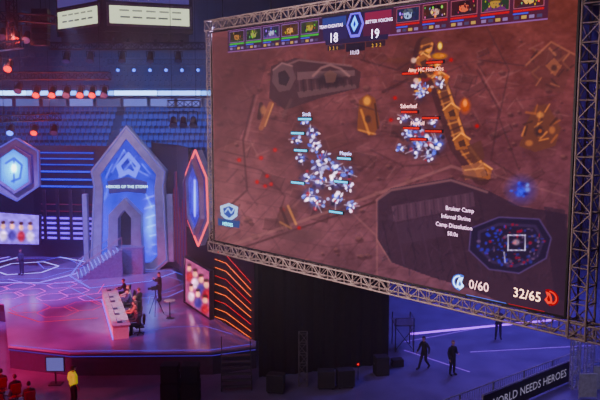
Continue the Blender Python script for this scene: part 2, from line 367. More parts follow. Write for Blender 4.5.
swarm(2,((406,118,.8),(418,124,1.1),(432,122,.8),(412,134,1.1),(426,138,1.3),(437,144,1.3),(416,148,1.2),(430,152,1.1),(406,146,.8)))
swarm(3,((414,84,.8),(428,88,.8),(442,84,.8),(420,96,.7)))
r=np.random.RandomState(9)
for _ in range(40): p.blob(412+r.rand()*36,48+r.rand()*44,1.2+r.rand()*2.6,1.2+r.rand()*2.6,[(226,122,60),(244,184,86),(156,60,60),(90,56,84),(234,204,190)][r.randint(5)],.8)
for a,b in((272,184),(266,186),(276,150),(258,182),(268,176),(240,160),(262,158),(284,210),(300,228),(396,98),(452,60),(478,126),(392,120)): p.blob(a,b,5,4,(190,50,46),.35,soft=.9); p.blob(a,b,2.4,2.4,(214,60,52),.75)
p.blob(288,216,11,15,(112,70,66),.6,.4); p.line([(282,208),(290,228)],3,(82,50,56),.7); p.line([(289,206),(297,224)],2.4,(212,156,106),.7); p.line([(281,222),(292,228)],2,(196,144,100),.6)
p.blob(302,235,30,8,(114,76,82),.5); p.blob(396,60,18,4,(124,70,58),.5)
p.blob(440,56,10,4,(220,154,62),.8); p.blob(441,46,3,5,(244,220,106),.9)
# minimap
mm=[(472,228),(500,217),(540,219),(552,238),(547,258),(520,273),(490,269),(470,250)]
p.poly(mm,(36,30,70),.8); p.line(mm+[mm[0]],1.4,(110,90,150),.8); p.line([(480,232),(500,224),(536,226),(544,240),(538,256),(516,266),(494,262),(480,248),(480,232)],3,(76,58,106),.7)
r=np.random.RandomState(12)
for _ in range(120):
    a=r.rand()*6.28;d=math.sqrt(r.rand()); x=512+math.cos(a)*34*d; y=245+math.sin(a)*21*d
    p.blob(x,y,.8+r.rand()*2,.8+r.rand()*1.7,[(66,90,220),(184,50,66),(84,66,120),(56,70,170),(130,104,140)][0 if (x<508 and r.rand()<.5) else (1 if r.rand()<.3 else r.randint(2,5))],.75)
for d in((509,235,526,235),(526,235,526,250),(509,250,526,250),(509,235,509,250)): p.line([d[:2],d[2:]],1.0,(232,232,246),.95)
p.blob(517,242,5,4,(226,200,210),.6); p.line([(505,252),(506,262)],1.2,(220,220,240),.8)
# sponsor badge lower left: blue-white shield over a lettered band
p.blob(230,216,13,14,(60,90,160),.55,soft=.8); p.poly([(221,206),(230,203),(239,207),(238,216),(230,222),(222,215)],(196,226,244),.85); p.poly([(224,208),(230,206),(236,209),(235,214),(230,218),(225,214)],(50,96,184),.9); p.line([(226,212),(229,208),(232,213),(235,209)],1.2,(220,240,250),.9)
p.poly([(219,218),(241,221),(240,228),(219,225)],(46,92,160),.9)
p.I=np.clip((p.I-100)*1.04+97,0,255)*.95+np.array((140,80,90))*.05
gridmesh('picture',pts,np.clip(p.I,0,255),scr)
MB().ob(ST(-.02,-.02,-.02),U*(W+.04),Z*(H+.04),N*.05).build('screen_fabric',mat('screen_back',(.1,.08,.09),.9),scr)
# heads-up overlay
def C(*c): return iv(*c)
hud=MB()
def flush(name):
    global hud
    o=hud.build(name,DISP,scr); hud=MB(); return o
def quad(s0,s1,t0,t1,c,off=.07,sl=0): hud.poly([ST(s0+sl,t0,off),ST(s1-sl if sl else s1,t0,off),ST(s1,t1,off),ST(s0,t1,off)],C(*c))
t1=T(230,31)[1]; t0=T(232,52)[1]; sA=T(229,40)[0]; sB=T(549,20)[0]; sC=T(357,34)[0]; hw=T(395,34)[0]-sC
quad(sA,sC-hw*.9,t0+.02,t1,(74,38,76),.07,0); quad(sC+hw*.9,sB,t0+.02,t1,(96,40,66))
quad(sA,sB,t1,t1+.05,(196,150,196),.075); quad(sA,sB,t0-.02,t0+.02,(150,110,160),.075)
quad(sC-hw,sC+hw,t0-.12,t1+.04,(50,36,82),.08,.25); quad(sC-hw*.95,sC-.32,t0+.05,t1-.38,(54,44,104),.09,.06); quad(sC+.32,sC+hw*.95,t0+.05,t1-.38,(100,40,76),.09,.06)
quad(sC-hw*.95,sC-.44,t1-.36,t1-.04,(60,84,156),.09); quad(sC+.44,sC+hw*.95,t1-.36,t1-.04,(156,60,88),.09)
hx=[ST(sC+.42*math.cos(a*math.pi/3),(t0+t1)/2+.05+.5*math.sin(a*math.pi/3),.10) for a in range(6)]; hud.poly(hx,C(150,150,236))
hx=[ST(sC+.33*math.cos(a*math.pi/3),(t0+t1)/2+.05+.39*math.sin(a*math.pi/3),.11) for a in range(6)]; hud.poly(hx,C(40,44,130))
hud.poly([ST(sC-.03,(t0+t1)/2-.2,.12),ST(sC+.16,(t0+t1)/2+.05,.12),ST(sC+.0,(t0+t1)/2+.36,.12),ST(sC-.18,(t0+t1)/2+.05,.12)],C(176,216,252))
hud.poly([ST(sC-.02,(t0+t1)/2-.06,.125),ST(sC+.06,(t0+t1)/2+.05,.125),ST(sC+.0,(t0+t1)/2+.2,.125),ST(sC-.07,(t0+t1)/2+.05,.125)],C(50,80,200))
quad(sC-.45,sC+.45,t0-.42,t0-.14,(44,28,54),.08); quad(sC-hw*.8,sC-.5,t0-.32,t0-.14,(56,36,60),.08); quad(sC+.5,sC+hw*.8,t0-.32,t0-.14,(64,34,54),.08)
flush('score_banner')
rr=np.random.RandomState(3)
pals=[[(86,60,50),(196,140,90),(60,70,50)],[(60,80,60),(180,180,110),(40,60,50)],[(66,66,120),(200,200,226),(110,90,160)],[(130,80,60),(226,180,120),(90,50,40)],[(90,100,70),(200,180,100),(60,60,70)],
 [(60,70,130),(190,206,232),(50,50,90)],[(120,60,56),(220,190,180),(60,40,60)],[(110,40,60),(230,140,110),(60,30,50)],[(70,96,70),(200,160,96),(120,60,120)],[(140,56,56),(236,196,130),(80,40,60)]]
for side,(sa,sb) in enumerate(((sA+.1,sC-hw-.05),(sC+hw+.06,sB-.05))):
    w=(sb-sa)/5
    for i in range(5):
        a=sa+i*w; pc=pals[i+side*5]; b0_=t0+.36; b1_=t1-.05; hh_=b1_-b0_; q0=a+.06;q1=a+w-.06; ww=q1-q0
        quad(q0,q1,b0_,b1_,(150,120,170) if side==0 else (170,104,120),.083); quad(q0+.025,q1-.025,b0_+.025,b1_-.025,[int(v*.7) for v in pc[0]],.086)
        e=[(.1,.05),(.3,.42),(.5,.5),(.72,.42),(.92,.05)]; hud.poly([ST(q0+ww*x,b0_+hh_*y*.9,.089) for x,y in e],C(*pc[2]))
        e=[(.34,.40),(.40,.24),(.54,.2),(.66,.28),(.68,.6),(.6,.74),(.42,.74),(.32,.6)]; hud.poly([ST(q0+ww*x,b0_+hh_*y,.092) for x,y in e],C(*[int(v*.9) for v in pc[1]]))
        e=[(.28,.56),(.36,.64),(.5,.66),(.66,.62),(.74,.54),(.7,.84),(.5,.93),(.3,.84)]; hud.poly([ST(q0+ww*x,b0_+hh_*y,.095) for x,y in e],C(*[int(v*.5) for v in pc[(i+side)%3]]))
        for _ in range(26):
            cx=q0+ww*(.1+.8*rr.rand()); cy=b0_+.06+(hh_-.12)*rr.rand(); r=.014+.03*rr.rand()
            hud.poly([ST(cx+r*math.cos(k*1.57+_),cy+r*1.4*math.sin(k*1.57+_),.097+.0005*_) for k in range(4)],C(*[int(v*(.6+.5*rr.rand())) for v in pc[rr.randint(3)]]))
        quad(q0,q1,t0+.27,t0+.33,(110,180,90) if side==0 else (206,64,64),.09)
        quad(q0,q0+ww*.5,t0+.2,t0+.24,(90,120,220),.09)
        for k in range(4): quad(q0+ww*(.03+.25*k),q0+ww*(.2+.25*k),t0+.07,t0+.16,[(150,130,170),(90,80,120),(190,160,110)][(k+i)%3],.09)
flush('portrait_row')
def bar(x,y,w,c,h=2.0):
    s,t=T(x,y); k=S(x,y).y/F; quad(s-.02,s+w*k*1.35+.02,t-h*k*.5-.02,t+h*k*.5+.03,(30,24,36),.09); quad(s,s+w*k*1.25,t-h*k*.5,t+h*k*.5,c,.10)
cy_=(120,220,236); rd=(226,70,64)
for x,y in((300,119),(293,133),(296,150),(339,158),(293,182),(336,181),(331,211)): bar(x,y,15,cy_)
for x,y in((404,74),(418,69),(403,112),(424,118),(405,128),(427,131),(412,139),(428,63)): bar(x,y,16,rd)
flush('health_bars')
def stext(s_,x,y,px,c=(235,230,240),al='CENTER'):
    k=S(x,y).y/F; text(hud,s_,px*k*1.35,S(x,y,.13),U,Z,C(*c),al)
stext('TEAM DIGNITAS',333.5,28,3.3); stext('18',336,42.5,9.5,(240,238,248)); stext('19',377,38.5,9.5,(240,238,248)); stext('BETTER VOICING',381.5,22.6,3.3)
stext('11:13',357,54.5,4.2); stext('3  3  1',336,50,3.5,(220,190,120)); stext('2  3  2',379,47,3.5,(220,190,120))
for s_,x,y in(('Bruiser Camp',462,211),('Infernal Shrine',458,219),('Camp Dissolution',456,227.5),('50.0s',455,235.5)): stext(s_,x,y,4.5,(236,224,234))
stext('0/60',481,289.5,10,(240,224,224)); stext('32/65',529,298.5,10.4,(244,232,224))
stext('HEROES',230,225.5,3.6,(214,240,250)); stext('Sirnik',309,116,4,(230,230,244)); stext('Saberleaf',411,108,4.2,(244,226,226)); stext('Amy HC HasuObs',428,71.5,4.2,(244,210,200)); stext('Mopsio',348,155,4,(230,230,244))
stext('HeyPoll',420,125,4,(244,226,226))
flush('lettering')
for (x,y,c,c2,m_) in((462,282,(110,150,216),(222,234,250),1),(551,297,(176,46,40),(236,120,96),-1)):
    s,t=T(x,y); k=S(x,y).y/F
    def crescent(r0,r1,a0,a1,off,cc):
        for i in range(10):
            A=a0+(a1-a0)*i/10;B=a0+(a1-a0)*(i+1)/10; f=[(r0,A),(r0,B),(r1,B),(r1,A)]
            hud.poly([ST(s+m_*rr_*k*math.cos(q)*1.2,t+rr_*k*math.sin(q),off) for rr_,q in f],C(*cc))
    crescent(5,8.6,math.pi*.35,math.pi*1.5,.10,c); crescent(6,7.2,math.pi*.5,math.pi*1.35,.11,c2)
    hud.poly([ST(s+m_*a*k,t+b*k,.115) for a,b in((-4,-5),(1,-7),(5,-3),(2,1),(4,6),(-1,5),(-3,1))],C(*c2)); hud.poly([ST(s+m_*a*k,t+b*k,.12) for a,b in((-2,-3),(1,-4),(2,-1),(0,3))],C(*c))
quad(T(468,294)[0],T(508,303)[0],T(464,294)[1]-.02,T(464,294)[1]+.03,(130,160,226),.09); quad(T(510,306)[0],T(546,312)[0],T(510,304)[1]-.02,T(510,304)[1]+.03,(206,84,74),.09)
flush('counter_badges')
MB().frame([ST(-.05,-.05,.08),ST(W+.05,-.05,.08),ST(W+.05,H+.05,.08),ST(-.05,H+.05,.08)],[ST(.01,.01,.08),ST(W-.01,.01,.08),ST(W-.01,H-.01,.08),ST(.01,H-.01,.08)],N*.03).build('black_border',black,scr)
g='trusses framing the projection screen'
truss('lighting_truss','aluminium box truss running along the bottom edge of the huge screen',ST(-.4,-.32,-.05),ST(W+3.5,-.32,-.05),.42,Z,alu,g,cr=.03)
truss('lighting_truss','aluminium box truss running along the top edge of the huge screen',ST(-.4,H+.32,-.05),ST(W+2,H+.32,-.05),.42,Z,alu,g,cr=.03)
truss('lighting_truss','thin upright truss holding the left edge of the huge screen',ST(-.22,-.1,-.05),ST(-.22,H+.1,-.05),.3,U,alu,g,cr=.024)
truss('lighting_truss','thick upright truss standing at the right edge of the huge screen',ST(W+.42,-.55,-.05),ST(W+.42,H+1.4,-.05),.5,U,alu,g,cr=.032)
for k in range(6):
    s=W*(k+.2)/5.2
    tag(MB().tube(ST(s,H+.53,-.05),ST(s,33.95-ZB,-.05),.02,6).build('suspension_cable',darkm),'steel cable %d from the left holding the screen truss to the roof'%(k+1),'cable','cables above the screen')
# =====================================================  STAGE
SZ=1.2
deckp=[(-90,292),(4,304),(8,346),(70,353),(212,352),(256,346),(256,331),(187,298),(170,262),(90,244),(-90,240)]
dp=[G(x,y,SZ) for x,y in deckp]
stage=thing('stage_platform','large raised polygonal stage with glossy deck and glowing floor lines','stage',(-11,44,0))
deckm=mat('stage_deck',(.22,.15,.38),.16,0,.25,.5)
MB().prism([p_-Z*.08 for p_ in dp],Z*.08).build('deck',deckm,stage)
MB().prism([Vector((p_.x*.997,p_.y*1.002,0)) for p_ in dp],Z*(SZ-.08)).build('fascia',mat('stage_fascia',(.025,.025,.08),.5),stage)
fl=MB()
def fline(pts_,w,c,z=SZ+.008):
    for (x0,y0),(x1,y1) in zip(pts_,pts_[1:]):
        a=G(x0,y0,z);b=G(x1,y1,z); n=Vector((b.y-a.y,a.x-b.x,0)).normalized()*w/2; fl.poly([a-n,b-n,b+n,a+n],C(*c))
PI=math.pi
def hexa(cx,cy,r,w,c,rot=0):
    ctr=G(cx,cy,SZ); P=[Vector((ctr.x+r*math.cos(rot+a*PI/3),ctr.y+r*math.sin(rot+a*PI/3),SZ+.007)) for a in range(6)]
    for i in range(6):
        a,b=P[i],P[(i+1)%6]; n=Vector((b.y-a.y,a.x-b.x,0)).normalized()*w/2; fl.poly([a-n,b-n,b+n,a+n],C(*c))
hexa(26,268,5.6,.18,(186,176,254)); hexa(26,268,4.4,.08,(130,120,240),.1); hexa(26,268,2.4,.12,(204,204,254),.3)
hexa(72,262,2.8,.08,(140,140,250)); hexa(136,284,4.6,.08,(130,140,226),.15); hexa(136,284,3.4,.05,(100,110,200),.15)
for (cx,cy) in((8,296),(30,292),(52,297),(74,291),(94,297),(-8,290),(62,285),(20,286)): hexa(cx,cy,1.0,.08,(222,124,220),.2)
for (cx,cy) in((30,308),(58,312),(84,306),(110,300)): hexa(cx,cy,1.2,.05,(220,80,140),.2)
fline([(0,262),(30,254),(44,254),(86,262)],.16,(190,196,254)); fline([(0,249),(60,246),(92,249)],.16,(160,166,252)); fline([(8,279),(30,284),(64,283),(100,277)],.10,(186,160,250)); fline([(-10,256),(14,251)],.16,(140,140,250))
fline([(60,300),(98,293),(104,284)],.07,(220,120,190)); fline([(130,334),(170,327),(205,326),(232,334)],.06,(130,110,200)); fline([(8,312),(40,322),(98,318)],.07,(226,60,100))
fline([(90,250),(70,276),(90,288),(150,281),(176,272)],.10,(150,160,246)); fline([(10,345),(70,351),(210,350),(252,344)],.05,(120,120,220)); fline([(176,290),(150,296),(148,304)],.06,(120,130,220))
fl.build('floor_lines',DISP,stage)
fm=MB()
for i in range(2,5):
    a=dp[i];b=dp[i+1]; a=Vector((a.x,a.y-.03,1.02));b=Vector((b.x,b.y-.03,1.02)); fm.tube(a,b,.02,5)
fm.build('edge_light',glow('edge_blue',80,80,190),stage)
# ---- gate
YG=54.0
def gp(x,y,off=0): return V(x,y,YG-off)
gate=thing('stage_gate','tall straight-edged pointed stage gate with grey rim and glowing blue face','gate',V(128,270,YG+.4))
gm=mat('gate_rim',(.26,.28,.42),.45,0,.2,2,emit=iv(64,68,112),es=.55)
outer=[(126,125),(166,171),(164,186),(168,262),(156,272),(101,273),(90,262),(93,186),(90,171)]
inner=[(126,139),(156,175),(154,189),(157,256),(150,263),(107,264),(101,257),(103,189),(100,175)]
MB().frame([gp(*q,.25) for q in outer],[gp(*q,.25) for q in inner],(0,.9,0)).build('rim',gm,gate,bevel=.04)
MB().frame([gp((x-128)*.97+128,(y-200)*.97+200,.31) for x,y in outer],[gp((x-128)*.95+128,(y-200)*.96+200,.31) for x,y in outer],(0,.06,0)).build('rim_light',glow('rim_light',120,124,200),gate)
MB().prism([gp(x,y,-.4) for x,y in outer],(0,.2,0)).build('backing',black,gate)
def pg(p):
    p.I+= (vnoise(p.X,p.Y,9,8)*66)[...,None]*np.array((.6,.8,.6)); p.I+=(vnoise(p.X,p.Y,3,9)*60)[...,None]*np.array((.8,.9,.6))
    p.blob(150,226,13,46,(176,216,255),.9,soft=.9); p.blob(105,225,8,40,(120,144,255),.8,soft=.9); p.blob(126,160,22,18,(36,44,170),.5,soft=.9)
    for a in((112,172,124,150),(124,150,134,168),(134,168,148,176),(118,178,136,156),(110,184,104,200),(144,190,152,208),(112,164,106,178),(142,164,150,174)): p.line([a[:2],a[2:]],1.4,(166,204,255),.8)
    for q in range(7): p.line([(142+q*2,200+q*9),(158,194+q*10)],1,(226,240,255),.6); p.line([(101,205+q*8),(112,212+q*7)],1,(160,184,255),.6)
flatpic('glowing_face',gate,lambda x,y:gp(x,y,-.1),97,161,134,265,.75,(60,90,246),pg,[(126,133),(161,173),(161,264),(97,264),(97,173)])
bn=MB().prism([gp(x,y,.5) for x,y in((107,181),(127,177),(147,182),(146,194),(127,192),(109,194))],(0,.25,0)).build('name_banner',mat('banner_blue',(.04,.05,.2),.5,emit=iv(34,40,120),es=.8),gate,bevel=.03)
tm=MB(); text(tm,'HEROES OF THE STORM',.29,gp(127,188,.53),Vector((1,0,0)),Z,C(226,238,253)); tm.build('lettering',DISP,bn)
em=MB(); em.frame([gp(x,y,.45) for x,y in((128,152),(140,166),(135,178),(128,174),(120,178),(116,166))],[gp(x,y,.45) for x,y in((128,157),(136,166),(133,172),(128,169),(123,172),(120,166))],(0,.2,0)); em.build('crest',glow('crest_blue',150,176,250),gate)
po=[(124,198),(141,215),(141,228),(142,256),(137,268),(112,268),(107,256),(108,228),(108,215)]
pi_=[(124,210),(131,218),(131,230),(131,240),(131,247),(118,247),(118,240),(118,230),(118,218)]
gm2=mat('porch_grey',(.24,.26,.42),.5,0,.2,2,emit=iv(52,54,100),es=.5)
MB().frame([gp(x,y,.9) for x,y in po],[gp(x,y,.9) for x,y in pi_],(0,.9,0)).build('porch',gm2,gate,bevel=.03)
MB().prism([gp(x,y,-.02) for x,y in pi_],(0,.06,0)).build('doorway',mat('doorway_dark',(.01,.015,.05),.7,emit=iv(24,26,74),es=.6),gate)
for xs in((84,89),(168,174)):
    MB().ob(gp(xs[0],262,.1),(V(xs[1],262,YG)-V(xs[0],262,YG)),(0,.5,0),(0,0,5.2)).build('side_fin',gm2,gate,bevel=.04)
# stairs to gate
st0=V(126,246,53.0); topz=st0.z; b0=G(78,277,SZ)
stx=thing('stage_staircase','blue-lit staircase climbing from the stage floor to the gate doorway','stairs',(b0.x,b0.y,SZ))
run=Vector((st0.x-b0.x-.3,52.4-b0.y,0)); n_=12; d_=run.normalized(); w_=Vector((d_.y,-d_.x,0)); wid=2.3
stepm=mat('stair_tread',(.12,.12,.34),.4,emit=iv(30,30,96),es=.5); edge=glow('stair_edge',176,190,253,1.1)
for i in range(n_):
    z=SZ+(topz-SZ)*(i+1)/n_; o=Vector((b0.x,b0.y,SZ))+run*(i/n_)-w_*wid/2
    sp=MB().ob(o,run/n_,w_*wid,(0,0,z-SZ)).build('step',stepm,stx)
    MB().ob(o-d_*.02+Z*(z-SZ-.05),d_*.02,w_*wid,(0,0,.05)).build('step_nosing',edge,sp)
for sd in(-1,1):
    a=Vector((b0.x,b0.y,SZ))+w_*sd*wid*.5;b=a+run+Z*(topz-SZ); mb=MB().tube(a+Z*.95,b+Z*.95,.035,6)
    for k in range(5): q=a.lerp(b,k/4); mb.tube(q,q+Z*.95,.025,6)
    mb.build('handrail',grey,stx)
lz=Vector((b0.x,b0.y,0))+run
MB().ob((lz.x-.7,52.3,SZ),(2.4,0,0),(0,.75,0),(0,0,topz-SZ)).build('landing',stepm,stx)
# ---- backdrop left with led strips
def backdrop(label,pts2,z0,z1,group=None):
    t=thing('stage_backdrop',label,'backdrop',(pts2[len(pts2)//2][0],pts2[len(pts2)//2][1],z0),0,group)
    mb=MB()
    for a,b in zip(pts2,pts2[1:]):
        d=(Vector((b[0],b[1],0))-Vector((a[0],a[1],0))); n=Vector((-d.y,d.x,0)).normalized()*.2; mb.ob((a[0],a[1],z0),d,n,(0,0,z1-z0))
    mb.build('wall_panel',mat('backdrop_panel',(.02,.02,.07),.5),t); return t
pl=[(-34,57.5),(-28,58.6),(-22,58.9),(-17,58.3),(-13.6,57.2)]
bd=backdrop('dark curved backdrop with horizontal blue light strips left of the gate',pl,SZ,V(60,146,58).z)
def strip(t,ys,c,xr=(0,93),r=.045):
    for k,y in enumerate(ys):
        pp=[]
        for i in range(13):
            x=xr[0]+(xr[1]-xr[0])*i/12; wx=V(x,y,58).x
            yy=None
            for a,b in zip(pl,pl[1:]):
                if a[0]<=wx<=b[0]: yy=a[1]+(b[1]-a[1])*(wx-a[0])/(b[0]-a[0])-.12
            if yy is None: continue
            pp.append(Vector((wx,yy,V(50,y,58).z)))
        MB().path(pp,r,5).build('light_strip',c,t)
strip(bd,(153,159,165),glow('strip_blue',70,120,236,1.3),(22,93)); strip(bd,(172,180,187),glow('strip_blue2',86,116,244,1.3),(38,93),.07); strip(bd,(219,224,229,234,239),glow('strip_violet',160,140,252,1.4),(38,93),.09)
strip(bd,(205,212),glow('strip_dimred',130,34,90),(38,93),.04)
for k in range(4):
    x=44+k*13; MB().ob(V(x,240,57.6),(.25,0,0),(0,.15,0),(0,0,V(0,190,57.6).z-V(0,240,57.6).z)).build('mullion',mat('mullion_dark',(.05,.05,.1),.5),bd)
pl=[(-12.0,58.2),(-9.2,53.6),(-7.6,48.9)]
bd2=backdrop('dark tall backdrop panel with dim red uprights right of the gate',pl,SZ,V(175,146,52).z)
for k in range(9):
    t_=k/8; q=Vector((-9.3,53.5,0)).lerp(Vector((-7.7,48.9,0)),t_)+Vector((-.14,-.06,0))
    MB().tube(q+Z*2.0,q+Z*(7.5+1.5*math.sin(k)),.035,5).build('light_strip',glow('upright_red%d'%(k%2),[140,80][k%2],[30,40][k%2],[60,130][k%2]),bd2)
# ---- hex shields
def shield(name,label,fn,out,inn,hexp,thick,paintc,nrm,baseloc,edgec):
    t=thing(name,label,'panel',baseloc)
    MB().frame([fn(*q) for q in out],[fn(*q) for q in inn],thick).build('rim',gm,t,bevel=.04)
    MB().prism([fn(*q) for q in inn],thick*.6).build('face',mat('shield_face',(.08,.08,.26),.5,emit=iv(56,58,160),es=.7),t)
    cx=sum(q[0] for q in hexp)/len(hexp); cy=sum(q[1] for q in hexp)/len(hexp)
    MB().path([fn(*q)+nrm*.05 for q in out+[out[0]]],.055,5).build('edge_light',edgec,t)
    o2=[((q[0]-cx)*1.16+cx,(q[1]-cy)*1.16+cy) for q in hexp]
    MB().frame([fn(*q)+nrm*.35 for q in o2],[fn(*q)+nrm*.35 for q in hexp],-nrm*.3).build('emblem_frame',gm2,t)
    xs=[q[0] for q in hexp];ys=[q[1] for q in hexp]
    flatpic('emblem',t,lambda x,y:fn(x,y)+nrm*.2,min(xs)-1,max(xs)+1,min(ys)-1,max(ys)+1,.6,paintc[0],paintc[1],[((q[0]-cx)*1.06+cx,(q[1]-cy)*1.06+cy) for q in hexp])
    return t
YS=53.0
def ph(p):
    p.blob(15,169,16,20,(200,246,255),.95,soft=.9); p.line([(7,163),(15,158),(23,165),(21,178),(13,181)],2,(60,120,236),.75); p.line([(15,160),(15,182)],1.8,(60,130,240),.75); p.blob(15,168,4,7,(248,253,255),.95)
shield('hanging_shield','grey hexagonal shield with glowing cyan emblem at far left of stage',lambda x,y:V(x,y,YS),[(16,138),(38,151),(39,186),(17,201),(-8,188),(-8,152)],[(16,146),(33,155),(34,183),(17,193),(-3,184),(-3,156)],[(15,149),(29,158),(30,181),(16,190),(2,180),(2,158)],Vector((0,.5,0)),((90,180,255),ph),Vector((0,-1,0)),V(16,200,YS),glow('edge_violet',120,124,214))
W0=G(187,302,SZ); W1=G(254,341,SZ); wd=(W1-W0).normalized(); wn=Vector((wd.y,-wd.x,0)).normalized()
if wn.dot(CAM-W0)<0: wn=-wn
def wp(x,y,off=0): return onplane(x,y,W0+wn*off,wn)
def pr(p):
    p.I+=(vnoise(p.X,p.Y,5,3)*50)[...,None]*np.array((.8,.5,1)); p.blob(198,198,6,26,(140,186,252),.8,soft=.9)
    p.line([(194,182),(198,174),(203,186),(202,212),(198,222),(194,210),(194,182)],1.2,(60,70,200),.85); p.line([(198,180),(198,216)],1.4,(226,240,255),.8)
shield('hanging_shield','narrow pointed shield with red-white lit edges and blue emblem beside the screen',lambda x,y:wp(x,y,.45),[(196,150),(207,177),(209,221),(199,246),(189,221),(187,173)],[(197,159),(204.5,180),(205.5,218),(199,235),(192,217),(190.5,177)],[(197,164),(203.5,182),(204.5,216),(199,230),(193,215),(191.5,180)],-wn*.4,((90,90,226),pr),wn,wp(198,246,.3),glow('edge_redwhite',250,150,150,1.1))
# ---- wing
wing=thing('stage_wing','dark side wing wall of the stage with slanting orange light strips','wall panel',(W0+W1)/2)
zt=wp(213,236).z
MB().ob(W0-wn*.25,(W1-W0),wn*.2,(0,0,zt-SZ)).build('wall_panel',mat('wing_dark',(.012,.012,.02),.6),wing)
org=glow('strip_orange',246,168,104,1.2)
for k in range(9):
    y0=251+k*8.2; y1=283+k*6.9
    a=wp(215,y0,.02); b=wp(251,y1,.02); mid=wp(226,y0+4,.02)
    MB().path([a,mid,b],.014,5).build('light_strip',org if k%3 else glow('strip_red',236,110,80,1.1),wing)
def pface(cx):
    def f(p):
        for i,x in enumerate(cx):
            p.blob(x[0],x[1]-4*x[2],3*x[2],4*x[2],(244,206,186),.9); p.blob(x[0],x[1]+5*x[2],5*x[2],7*x[2],[(210,70,70),(240,230,240),(80,80,180)][i%3],.85); p.blob(x[0],x[1]-8*x[2],3*x[2],2.2*x[2],(90,40,40),.9)
        p.I+=(vnoise(p.X,p.Y,2.5,6)*40)[...,None]
    return f
def ledscreen(label,fn,c4,nrm,paint,base,loc):
    t=thing('led_screen',label,'screen',loc)
    cx=sum(q[0] for q in c4)/4;cy=sum(q[1] for q in c4)/4
    o=[((q[0]-cx)*1.07+cx,(q[1]-cy)*1.05+cy) for q in c4]
    MB().frame([fn(*q)+nrm*.25 for q in o],[fn(*q)+nrm*.25 for q in c4],-nrm*.2).build('frame',darkm,t)
    MB().prism([fn(*q) for q in o],nrm*.08).build('housing',black,t)
    nx=40;ny=44;P=[fn(*q)+nrm*.16 for q in c4];pts=[];X=np.zeros((ny,nx));Y=np.zeros((ny,nx))
    for j in range(ny):
        for i in range(nx):
            u=i/(nx-1);v=j/(ny-1); pts.append((P[0]*(1-u)+P[1]*u)*(1-v)+(P[3]*(1-u)+P[2]*u)*v)
            X[j,i]=(c4[0][0]*(1-u)+c4[1][0]*u)*(1-v)+(c4[3][0]*(1-u)+c4[2][0]*u)*v; Y[j,i]=(c4[0][1]*(1-u)+c4[1][1]*u)*(1-v)+(c4[3][1]*(1-u)+c4[2][1]*u)*v
    p=Pic(X,Y,base); paint(p); gridmesh('picture',pts,np.clip(p.I,0,255),t); return t
ledscreen('wide bright screen of team portraits low at the far left of the stage',lambda x,y:V(x,y,54),[(-14,211),(40,215),(40,244),(-14,243)],Vector((0,-1,0)),pface([(-8,230,.9),(4,230,1),(13,230,1),(22,231,1),(31,231,1)]),(170,160,236),V(10,244,54))
ledscreen('upright screen of team portraits on the right wing under the pointed shield',lambda x,y:wp(x,y,.15),[(188,257),(213,271),(213,318),(188,301)],wn,pface([(192,272,.9),(198,278,1),(204,284,1.1),(209,289,1.1),(194,292,.9),(201,298,1),(208,304,1)]),(190,110,150),wp(200,310,.1))
# =====================================================  DESK + PEOPLE
dA=G(102,289,SZ+.75); dB=G(113,326,SZ+.75); dd=(dB-dA); dL=dd.length; dd.normalize(); dn=Vector((-dd.y,dd.x,0))
if dn.x<0: dn=-dn
desk=thing('presenter_desk','long white-fronted presenter desk on the stage, seen from its end','desk',(dA+dB)/2+dn*.45-Z*.75)
white=mat('white_panel',(.8,.78,.8),.4,0,.05)
MB().ob(dA-dd*.05-dn*.05-Z*.04,dd*(dL+.1),dn*.95,(0,0,.05)).build('tabletop',mat('desk_top',(.55,.52,.6),.35),desk,bevel=.01)
for k in range(6):
    MB().ob(dA+dd*(k*dL/6+.02)-Z*.745,dd*(dL/6-.04),dn*.04,(0,0,.70)).build('front_panel',white,desk,bevel=.01)
for k in(0,1):
    MB().ob(dA+dd*(dL-.04)*k-Z*.745,dd*.04,dn*.8,(0,0,.70)).build('side_panel',white,desk)
MB().tube(dA-dn*.03-Z*.7,dB-dn*.03-Z*.7,.025,5).build('base_light',glow('desk_glow',170,170,250),desk)
